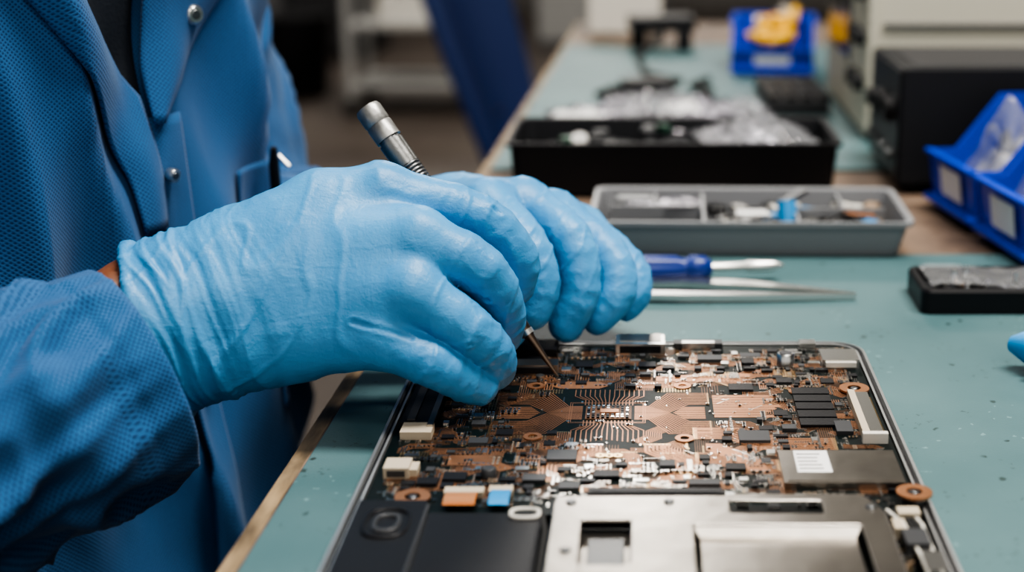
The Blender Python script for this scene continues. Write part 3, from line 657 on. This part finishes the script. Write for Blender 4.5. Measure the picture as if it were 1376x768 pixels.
def plate(name,outer,holes,z0,z1,k,parent,bev=.0006):
    bm=bmesh.new(); edges=[]
    for lp in [outer]+holes:
        vs=[bm.verts.new((a,b,z1)) for a,b in lp]; edges+=[bm.edges.new((vs[i],vs[(i+1)%len(vs)])) for i in range(len(vs))]
    r=bmesh.ops.triangle_fill(bm,use_beauty=True,use_dissolve=False,edges=edges)
    bmesh.ops.recalc_face_normals(bm,faces=bm.faces)
    for g in bm.faces:
        if g.normal.z<0: g.normal_flip()
    e=bmesh.ops.extrude_face_region(bm,geom=list(bm.faces)); bmesh.ops.translate(bm,vec=(0,0,z0-z1),verts=[v for v in e['geom'] if isinstance(v,bmesh.types.BMVert)])
    bmesh.ops.recalc_face_normals(bm,faces=bm.faces)
    me=bpy.data.meshes.new(name); bm.to_mesh(me); bm.free(); me.materials.append(M[k]); o=bpy.data.objects.new(name,me); COL.objects.link(o); o.parent=parent
    q=o.modifiers.new('b','BEVEL'); q.width=bev; q.segments=2; q.limit_method='ANGLE'; q.angle_limit=math.radians(50); return o
def rr(x0,x1,y0,y1,r=.0015): return outline(x0,x1,y0,y1,r,4)
plate('metal_bracket',[(-.0345,.478),(-.0335,.484),(.0285,.4845),(.030,.486),(.078,.486),(.082,.482),(.0865,.470),(.0865,.34),(-.0345,.34)],
 [rr(-.0235,-.0060,.430,.4640),rr(.0300,.0640,.4695,.4800),rr(.0165,.0760,.40,.4600)],.0108,.0120,'steel2',lap)
b2=MB('steel2'); b2.bb(-.030,.0,.40,.4665,.0062,.0068,'steel2'); b2.bb(-.021,-.008,.4300,.4560,.0068,.0085,'dsteel'); b2.bb(.0185,.0740,.38,.4570,.0078,.0086,'steel2')
b2.add([(.0165,.4600,.0112),(.0760,.46,.0112),(.0740,.4572,.0082),(.0185,.4572,.0082)],[(0,1,2,3)],'steel2')
b2.bb(.031,.0635,.4700,.4795,.0045,.0058,'pcbg'); b2.bb(.034,.050,.4725,.4770,.0058,.0070,'chip'); b2.bb(.052,.060,.472,.478,.0045,.007,'chipg')
b2.obj('bracket_inner_plates',lap,bevel=.0004)
sc=MB('steel')
for a,b,zz_ in((-.028,.478,.012),(.008,.4785,.012),(.0815,.474,.012),(-.028,.44,.012),(-.0885,.491,.0078),(.0940,.6066,.0078),(.0998,.488,.0112)):
    sc.tube([(a,b,zz_-.002),(a,b,zz_+.0006),(a,b,zz_+.0009)],[.0019,.0019,.0014],'dsteel',18)
sc.obj('screws',lap)
# ------------------------------------------------------------------ bench and mats
def ex(Y): return -.1479+(Y-.447)*.0235
tb=MB('wood'); ya,yb=-.4,2.25
for z0,z1,k,dx in((-.034,-.0024,'wood',0),):
    vs=[(ex(ya),ya,z0),(1.1,ya,z0),(1.1,yb,z0),(ex(yb),yb,z0),(ex(ya),ya,z1),(1.1,ya,z1),(1.1,yb,z1),(ex(yb),yb,z1)]
    tb.add(vs,[(0,3,2,1),(4,5,6,7),(0,1,5,4),(1,2,6,5),(2,3,7,6),(3,0,4,7)],k)
vs=[(ex(ya)-.004,ya,-.036),(ex(ya)+.0025,ya,-.036),(ex(yb)+.0025,yb,-.036),(ex(yb)-.004,yb,-.036),(ex(ya)-.004,ya,-.0023),(ex(ya)+.0025,ya,-.0023),(ex(yb)+.0025,yb,-.0023),(ex(yb)-.004,yb,-.0023)]
tb.add(vs,[(0,3,2,1),(4,5,6,7),(0,1,5,4),(1,2,6,5),(2,3,7,6),(3,0,4,7)],'edge')
for a,b in((.0,-.3),(1.0,-.3),(.02,2.1),(1.0,2.1)): tb.bb(a,a+.05,b,b+.05,-.75,-.034,'cart')
tb.obj('workbench')
def matt(name,y0,y1,x1):
    m=MB('mat'); i=.0045
    vs=[(ex(y0)+i,y0,-.0022),(x1,y0,-.0022),(x1,y1,-.0022),(ex(y1)+i,y1,-.0022),(ex(y0)+i,y0,0),(x1,y0,0),(x1,y1,0),(ex(y1)+i,y1,0)]
    m.add(vs,[(0,3,2,1),(4,5,6,7),(0,1,5,4),(1,2,6,5),(2,3,7,6),(3,0,4,7)],'mat'); m.obj(name,bevel=.0006)
matt('antistatic_mat',-.3,.868,1.0); matt('antistatic_mat.001',1.13,1.95,.34)
# ------------------------------------------------------------------ screwdriver, tweezers
sd=MB('bluep'); Z=.0088; a0=Vector((-.045,.797,Z)); a1=Vector((.0375,.806,Z)); d=(a1-a0).normalized()
prof=[(0,.004),(.003,.0068),(.010,.0082),(.04,.0084),(.062,.0078),(.066,.0062),(.0685,.0062),(.071,.0076),(.079,.0074),(.083,.0045)]
pts=[a0+d*s for s,_ in prof]; n=48; vs=[];e1=Vector((0,0,1));e2=d.cross(e1)
for (s,r),p_ in zip(prof,pts):
    for j in range(n):
        t=2*math.pi*j/n; q=r*(1-.09*max(0,math.cos(6*t))*(1 if .005<s<.064 else 0)); vs.append(p_+e1*math.cos(t)*q+e2*math.sin(t)*q)
sd.add(vs,[(i*n+j,i*n+(j+1)%n,(i+1)*n+(j+1)%n,(i+1)*n+j) for i in range(len(prof)-1) for j in range(n)]+[tuple(range(n)),tuple(range((len(prof)-1)*n,len(prof)*n))],'bluep',True)
sd.tube([a1,a1+d*.004,a1+d*.020,a1+d*.022,a1+d*.036,a1+d*.043],[.0024,.0026,.0026,.0036,.0036,.0012],'steel',20)
sd.obj('screwdriver')
tw=MB('steel')
def leg(pts,ws,z0,th):
    P=[Vector(p) for p in pts]; n=len(P); rows=[]
    for i,p_ in enumerate(P):
        t=(P[min(i+1,n-1)]-P[max(i-1,0)]).normalized(); s=Vector((-t.y,t.x,0)).normalized(); wd=ws[i]
        rows.append([p_+s*wd/2+Vector((0,0,th)),p_-s*wd/2+Vector((0,0,th)),p_-s*wd/2,p_+s*wd/2,p_+s*wd/2+Vector((0,0,th))])
    tw.grid(rows,'steel',False)
leg([(-.06,.785,.0015),(-.03,.791,.0020),(.02,.7940,.0020),(.06,.787,.0015),(.09,.7785,.001),(.118,.7705,.0006)],[.007,.012,.014,.010,.006,.0012],0,.0035)
leg([(-.06,.773,.0015),(-.03,.768,.0020),(.02,.7655,.0020),(.06,.766,.0015),(.09,.7675,.001),(.118,.7690,.0006)],[.007,.008,.008,.006,.004,.0012],0,.0035)
tw.bb(-.068,-.050,.7695,.7885,.0005,.0060,'steel')
tw.obj('tweezers')
# ------------------------------------------------------------------ trays
def tray(name,x,y,wx,wy,hh,k,ki,rz,divs,flare=.006,th=.0025,rim=.003):
    e=MB(k); a,b=wx/2,wy/2
    def rc(dx,z): return [(q[0],q[1]) for q in outline(-a+dx,a-dx,-b+dx,b-dx,.008,5)]
    loops=[(rc(flare,0),.0),(rc(.001,0),hh-rim),(rc(-rim*.6,0),hh-rim),(rc(-rim*.6,0),hh),(rc(.001,0),hh)]
    loft(e,loops,k); loft(e,[(rc(.001,0),hh),(rc(th,0),hh-.001),(rc(flare+th,0),th)],ki)
    o=rc(flare+th,0); e.add([(q[0],q[1],th) for q in o],[tuple(range(len(o)))],ki); o=rc(flare,0); e.add([(q[0],q[1],0) for q in o],[tuple(range(len(o)))[::-1]],k)
    for x0,x1,y0,y1 in divs: e.bb(x0,x1,y0,y1,th,hh-.003,k)
    ob=e.obj(name,loc=(x,y,0),rz=rz); return ob,e
p_tray=empty('parts_organizer_tray'); p_tray.location=(.0655,.908,0.0003); p_tray.rotation_euler=(0,0,math.radians(-1))
o,_=tray('tray_body',0,0,.200,.098,.0230,'greytray','greytrayi',0,[(-.030,-.028,-.044,.044),(.03,.032,-.044,.044),(-.09,-.03,.006,.008),(-.062,-.060,.008,.044),(.03,.09,.0,.002),(.062,.064,.002,.044),(-.090,-.060,.026,.028)])
o.parent=p_tray
it=MB('label')
for i in range(5): it.box((random.uniform(-.015,.005),random.uniform(-.03,-.0),.012+i*.0015),(.020,.012,.0012),'label',random.uniform(-.5,.5))
for i in range(90): 
    k=random.choice(['chip','solder','tan','dsteel','bluetab','white','white','dsteel','black','chipg']); s=random.uniform(.003,.009); it.box((random.uniform(-.022,.086),random.uniform(-.036,.038),.0085+s*.4),(s*1.5,s,s*.8),k,random.uniform(0,3))
it.tube([(.025,-.005,.026),(.026,-.01,.012)],[.006,.007],'bluetab',16); it.tube([(.021,.01,.020),(.040,.026,.026)],.0025,'dsteel',12); it.tube([(.05,.015,.014),(.08,-.02,.020)],.0012,'orange',8); it.tube([(.042,-.03,.014),(.06,-.02,.022),(.08,-.035,.014)],.0012,'rubber',8)
it.box((-.055,.02,.018),(.05,.020,.001),'silverbag',.1); it.box((-.045,.02,.019),(.020,.030,.001),'silverbag',.1); it.box((-.075,.035,.019),(.022,.012,.001),'dsteel',.1); it.box((-.06,-.02,.012),(.050,.032,.001),'chipg',.05)
it.obj('small_parts',p_tray)
bt=empty('black_component_tray'); bt.location=(.0195,1.085,.0003)
o,_=tray('tray_body',0,0,.245,.112,.0400,'black','blackm',0,[],flare=.004); o.parent=bt
bi=MB('silverbag')
def crumple(m,cx,cy,cz,wx,wy,hh,k,rz=0,seed=0,n=26):
    P=[]
    for i in range(n+1):
        r=[]
        for j in range(n+1):
            a,b=(i/n-.5)*wx,(j/n-.5)*wy; e=min(1,4*min(i/n,1-i/n,j/n,1-j/n)); z=hh*e*(.55+.7*noise.noise(Vector((a*45+seed,b*45,seed))))+.005*noise.noise(Vector((a*130,b*130,seed))); r.append((cx+a*math.cos(rz)-b*math.sin(rz),cy+a*math.sin(rz)+b*math.cos(rz),cz+max(0,z)))
        P.append(r)
    m.grid(P,k,True)
crumple(bi,-.03,-.01,.020,.17,.08,.016,'blackm',0,3); crumple(bi,.065,.01,.030,.09,.085,.020,'bag',.15,5); crumple(bi,.055,.02,.028,.06,.05,.014,'silverbag',.15,6)
for i in range(10): s=random.uniform(.005,.012); bi.box((random.uniform(-.10,.02),random.uniform(-.03,.04),.030+random.uniform(0,.008)),(s*1.4,s,.005),random.choice(['chipg','dsteel','black','chipg','silverbag','pcbg']),random.uniform(0,3))
bi.tube([(-.07,-.035,.036),(-.07,-.0385,.041)],.006,'steel',16); bi.obj('tray_contents',bt)
pbg=MB('bag'); crumple(pbg,-.045,0,0,.12,.14,.020,'silverbag',.1,1); crumple(pbg,.05,.01,0,.12,.12,.024,'silverbag',-.15,2); crumple(pbg,.0,.02,.002,.12,.12,.028,'bag',.2,8); crumple(pbg,-.075,-.02,.004,.05,.05,.018,'label',.6,11); crumple(pbg,.085,-.02,.002,.06,.08,.030,'bag',.3,12); crumple(pbg,.02,.0,.004,.04,.05,.020,'label',.3,13)
pbg.obj('plastic_bags',loc=(0.01,1.34,.0005))
cb=MB('black'); cb.box((0,0,.012),(.050,.030,.022),'black',.2); cb.tube([(.02,.0,.012),(.035,.01,.02),(.032,.06,.012),(.0,.13,.01),(-.01,.2,.02),(.02,.26,.04)],.0045,'rubber',12); cb.tube([(-.025,-.005,.01),(-.05,.01,.006),(-.035,.05,.006),(.01,.04,.006),(.03,.0,.006)],.004,'rubber',12)
cb.tube([(.02,.0,.006),(.055,-.02,.006),(.07,.03,.006),(.05,.07,.006),(.07,.12,.006)],.004,'rubber',12)
cb.obj('power_adapter_with_cable',loc=(-.002,1.47,0),bevel=.001)
lh=MB('black'); lh.box((0,0,.035),(.085,.06,.018),'black',.1); lh.box((.03,-.02,.013),(.02,.02,.026),'black'); lh.box((-.03,.02,.013),(.02,.02,.026),'black'); lh.obj('cable_hub',loc=(.018,1.90,0),bevel=.002)
kb=MB('dgrey'); kb.box((0,0,.008),(.060,.15,.014),'dgrey')
for i in range(4):
    for j in range(9): kb.box((-.0245+i*.0165,-.062+j*.015,.0165),(.0135,.0125,.006),'black',0,.85)
kb.obj('keyboard',loc=(.147,1.455,0),rz=.02,bevel=.0006)
def bin_(name,loc,rz,wd=.10,dp=.15,hh=.075,contents=0,seed=0):
    e=empty(name); e.location=loc; e.rotation_euler=(0,0,rz); b=MB('bluebin'); t=.0028; a=wd/2
    b.bb(-a,a,0,dp,0,t,'bluebin'); b.bb(-a,a,dp-t,dp,t,hh,'bluebin')
    fl=hh*.50
    for s in(-1,1):
        prof=[(0,0),(dp,0),(dp,hh),(dp*.34,hh),(dp*.10,fl),(0-.006,fl)]
        x0=s*a; x1=s*(a-t); n=len(prof); vs=[(x0,p,q) for p,q in prof]+[(x1,p,q) for p,q in prof]
        b.add(vs,[tuple(range(n)),tuple(range(2*n-1,n-1,-1))]+[(i,(i+1)%n,n+(i+1)%n,n+i) for i in range(n)],'bluebin')
        b.bb(x0-(.003 if s<0 else 0),x0+(.003 if s>0 else 0),dp*.34,dp,hh-.004,hh,'bluebin')
    b.add([(-a,0,0),(a,0,0),(a,-.006,fl),(-a,-.006,fl),(-a,t,0),(a,t,0),(a,t-.006,fl),(-a,t-.006,fl)],[(0,1,2,3),(7,6,5,4),(3,2,6,7),(0,3,7,4),(1,5,6,2)],'bluebin')
    b.box((0,-.0072,fl),(wd,.006,.003),'bluebin'); b.box((0,-.0045,.006),(wd,.009,.004),'bluebin')
    b.add([(-a*.45,-.0042,.012),(a*.45,-.0042,.012),(a*.45,-.0070,fl-.006),(-a*.45,-.0070,fl-.006)],[(0,1,2,3)],'label')
    o=b.obj('bin_shell',e,bevel=.0006)
    c=MB('bag'); 
    if contents==1:
        crumple(c,0,.055,.018,.072,.10,.085,'bag',.05,seed); crumple(c,.01,.05,.014,.065,.08,.070,'bag',.3,seed+2); crumple(c,.01,.04,.010,.045,.05,.040,'label',.2,seed+3); crumple(c,-.015,.06,.010,.05,.06,.050,'chipg',.2,seed+5)
    else:
        for i in range(22): c.tube([(random.uniform(-.03,.03),random.uniform(.01,.10),random.uniform(.02,hh)),(random.uniform(-.03,.03),random.uniform(.01,.10),random.uniform(.02,hh*1.3))],.006,random.choice(['yellow','yellow','yellow','white','black']),10)
    c.obj('bin_contents',e)
    return e
ang=math.radians(-90+9)
bin_('storage_bin',(.2160,.968,.0006),ang,.086,.13,.078,1,4); bin_('storage_bin.001',(.2300,.876,.0006),ang,.086,.13,.078,1,9)
bin_('storage_bin.002',(.145,1.66,.0),-.1,.095,.12,.06,2)
ps=MB('black'); ps.bb(.188,.52,1.045,1.18,.006,.092,'blackm'); ps.bb(.186,.1885,1.047,1.178,.008,.090,'black'); ps.bb(.20,.50,1.055,1.17,.092,.0928,'dgrey')
for yy,zz_,r in((1.075,.058,.010),(1.115,.058,.010),(1.155,.055,.008)): ps.tube([(.187,yy,zz_),(.180,yy,zz_),(.179,yy,zz_)],[r,r*.9,r*.7],'black',20)
for yy in(1.07,1.10,1.13,1.16): ps.tube([(.187,yy,.025),(.181,yy,.025)],.004,'dsteel',12)
for a,b in((.2,1.06),(.5,1.06),(.2,1.165),(.5,1.165)): ps.tube([(a,b,0),(a,b,.006)],.008,'rubber')
ps.obj('bench_power_supply',bevel=.0015)
os_=MB('osc'); os_.bb(.200,.62,1.25,1.52,.010,.24,'osc'); os_.bb(.192,.200,1.245,1.525,.006,.245,'osc'); os_.bb(.1905,.1925,1.36,1.51,.06,.20,'screen'); os_.bb(.1900,.1925,1.355,1.36,.055,.205,'dgrey')
os_.bb(.205,.62,1.2470,1.2500,.100,.104,'grey')
for i in range(4):
    for j in range(2): os_.tube([(.192,1.27+j*.04,.05+i*.04),(.183,1.27+j*.04,.05+i*.04)],.008,'dgrey',16)
for a,b in((.22,1.27),(.6,1.27),(.22,1.5),(.6,1.5)): os_.tube([(a,b,0),(a,b,.01)],.01,'rubber')
os_.obj('oscilloscope',bevel=.002)
pcs=MB('black'); x0,x1,y0,y1=.150,.262,.742,.792
loft(pcs,[(outline(x0,x1,y0,y1,.006),0.0003),(outline(x0,x1,y0,y1,.006),.0125),(outline(x0+.001,x1-.001,y0+.001,y1-.001,.005),.014),(outline(x0+.004,x1-.004,y0+.004,y1-.004,.004),.014),(outline(x0+.004,x1-.004,y0+.004,y1-.004,.004),.006)],'black')
o=outline(x0+.004,x1-.004,y0+.004,y1-.004,.004); pcs.add([(q[0],q[1],.006) for q in o],[tuple(range(len(o)))],'blackm')
for i in range(22): a,b=random.uniform(x0+.01,x1-.01),random.uniform(y0+.01,y1-.01); pcs.tube([(a,b,.006),(a+random.uniform(-.006,.006),b+random.uniform(-.006,.006),.011+random.uniform(0,.002))],random.uniform(.001,.003),random.choice(['dsteel','black','chipg','dsteel','steel','tipm']),10)
P=[[(x0+.006+(x1-x0-.012)*i/20,y0+.005+(y1-y0-.01)*j/10,.0150+.0016*noise.noise(Vector((i*.5,j*.5,0)))+.0015*math.sin(i*.5)) for j in range(11)] for i in range(21)]; pcs.grid(P,'lid')
for a,b in((.172,.765),(.180,.772),(.205,.760)): pcs.tube([(a,b,.012),(a,b,.019)],[.0022,.0015],'steel',12)
pcs.obj('small_parts_case')
bc=MB('bluetab'); bc.tube([(.178,.658,.012),(.184,.652,.0125),(.205,.648,.012),(.25,.655,.011)],[.004,.0085,.0095,.009],'bluetab',20); bc.tube([(.181,.640,.006),(.2,.632,.006),(.25,.635,.006)],[.003,.0058,.0055],'bluetab',16); bc.tube([(.2,.648,.012),(.2,.634,.006)],.004,'bluetab',12); bc.obj('blue_clamp')
# ------------------------------------------------------------------ background room
fl=MB('floor'); fl.bb(-6,6,-3,11,-.80,-.75,'floor'); fl.obj('floor')
wb=MB('wall'); wb.bb(-6,6,10.0,10.1,-.75,2.1,'wall'); wb.obj('wall_back')
wr_=MB('wall'); wr_.bb(5.9,6,-3,10,-.75,2.1,'wall'); wr_.obj('wall_right'); wl_=MB('wall'); wl_.bb(-6,-5.9,-3,10,-.75,2.1,'wall'); wl_.obj('wall_left')
cl=MB('ceil'); cl.bb(-6,6,-3,10.1,2.1,2.15,'ceil'); cl.obj('ceiling')
chv=empty('office_chair'); chv.location=(-.30,2.85,0)
cc=MB('chair'); P=[]
for i in range(17):
    t=i/16; r=[]
    for j in range(13):
        s=j/12-.5; zz_=-.34+.50*t; wd=.155*(1-.35*(1-t)**2)+.02; bx=s*2*wd; by=.05*math.cos(s*math.pi)+.16*t-.05; r.append((bx,by+.0,zz_+.02*math.cos(s*math.pi*1.0)))
    P.append(r)
cc.grid(P,'chair'); o=cc.obj('backrest',chv,rz=math.radians(70),solid=.035); o.modifiers.new('sb','SUBSURF').levels=1
ce=MB('chair'); ce.tube([(.22,.05,-.40),(.22,.05,-.38),(.22,.05,-.34),(.22,.05,-.325)],[.20,.22,.22,.19],'chair',28); ce.tube([(.22,.05,-.40),(.22,.05,-.66)],.025,'dsteel')
ce.tube([(.10,.03,-.39),(-.01,.02,-.38),(-.01,.02,-.24)],.015,'dsteel')
for i in range(5):
    a=i*2*math.pi/5; e=Vector((math.cos(a)*.26,math.sin(a)*.26,-.02)); b0=Vector((.22,.05,-.65)); ce.tube([b0,b0+e],[.02,.014],'black'); ce.tube([b0+e+Vector((0,.012,-.05)),b0+e+Vector((0,-.012,-.05))],.03,'rubber')
ce.obj('seat_and_base',chv)
ct=MB('cart'); x0,x1,y0,y1=-1.20,-.66,5.75,6.15
for a in(x0,x1):
    for b in(y0,y1): ct.bb(a-.015,a+.015,b-.015,b+.015,-.68,.15,'cart'); ct.tube([(a,b-.012,-.715),(a,b+.012,-.715)],.035,'rubber',16)
for zz_ in(-.62,-.38,.08): ct.bb(x0,x1,y0,y1,zz_-.02,zz_,'cart')
ct.box((-.95,5.95,-.33),(.3,.25,.10),'white',.1); ct.obj('utility_cart')
cab=MB('dgrey'); cab.bb(-2.3,-1.45,7.5,8.1,-.745,.5,'dgrey'); cab.bb(-2.28,-1.90,7.48,7.5,-.70,.45,'grey'); cab.bb(-1.86,-1.47,7.48,7.5,-.70,.45,'dgrey'); cab.obj('storage_cabinet',bevel=.005)
cab=MB('cart'); cab.bb(-.62,.1,7.9,8.5,-.745,.3,'grey'); cab.bb(-.60,-.28,7.88,7.9,-.70,-.1,'cart'); cab.bb(-.24,.08,7.88,7.9,-.70,-.1,'grey'); cab.obj('storage_cabinet.001',bevel=.005)
tbn=MB('dgrey'); tbn.tube([(-1.55,6.3,-.75),(-1.55,6.3,-.74),(-1.55,6.3,-.42),(-1.55,6.3,-.40)],[.12,.13,.16,.165],'black',28); tbn.obj('waste_bin')
wbn=MB('grey'); wbn.bb(-.10,1.4,3.35,3.95,-.05,-.01,'wood')
for a,b in((-.08,3.4),(1.3,3.4),(-.08,3.85),(1.3,3.85)): wbn.bb(a,a+.04,b,b+.04,-.75,-.05,'grey')
wbn.obj('rear_workbench')
wbx=MB('white'); wbx.bb(-.085,.02,2.08,2.12,0,.12,'white'); wbx.obj('white_carton',bevel=.002)
m2=MB('black'); m2.bb(.12,.42,3.4,3.75,-.01,.30,'black'); m2.bb(.5,.8,3.4,3.75,-.01,.25,'dgrey'); m2.bb(.52,.78,3.392,3.402,.02,.22,'grey'); m2.bb(.418,.502,3.45,3.70,-.01,.05,'dgrey'); m2.obj('equipment_rack',bevel=.004)
# ------------------------------------------------------------------ lights
def area(name,loc,sx,sy,pw,rot=(0,0,0),col=(1,.95,.88)):
    d_=bpy.data.lights.new(name,'AREA'); d_.shape='RECTANGLE'; d_.size=sx; d_.size_y=sy; d_.energy=pw; d_.color=col
    o=bpy.data.objects.new(name,d_); COL.objects.link(o); o.location=loc; o.rotation_euler=rot; return o
area('ceiling_light',(.6,.7,1.95),1.2,.4,66); area('ceiling_light.001',(-.9,1.8,1.95),1.2,.3,18)
area('ceiling_light.002',(-.1,5.05,1.95),.7,.5,48); area('ceiling_light.003',(-2.5,5,1.95),1.2,.6,28); area('ceiling_light.004',(2.5,4,1.95),1.2,.6,30); area('ceiling_light.005',(.3,-1.0,1.95),1.2,.6,20,(math.radians(15),0,0)); area('ceiling_light.006',(-1,8,1.95),1.6,.6,38)
wd_=bpy.data.worlds.new('w'); bpy.context.scene.world=wd_; wd_.use_nodes=True; wd_.node_tree.nodes['Background'].inputs[0].default_value=(1,.97,.93,1); wd_.node_tree.nodes['Background'].inputs[1].default_value=.65
# ------------------------------------------------------------------ camera
cd=bpy.data.cameras.new('camera'); cam=bpy.data.objects.new('camera',cd); COL.objects.link(cam)
cd.sensor_width=36; cd.lens=50; cd.shift_x=-182/1376; cam.location=(0,0,.237); cam.rotation_euler=(math.radians(90)-math.atan(568/1911),0,0); cd.clip_start=.02
cd.dof.use_dof=True; cd.dof.focus_distance=.625; cd.dof.aperture_fstop=4.8
bpy.context.scene.camera=cam
for o in list(COL.objects):
    if o.parent is None: o.location.z+=.75
bpy.context.scene.view_settings.view_transform='AgX'
bpy.context.scene.view_settings.look='AgX - High Contrast'
bpy.context.scene.view_settings.exposure=.15
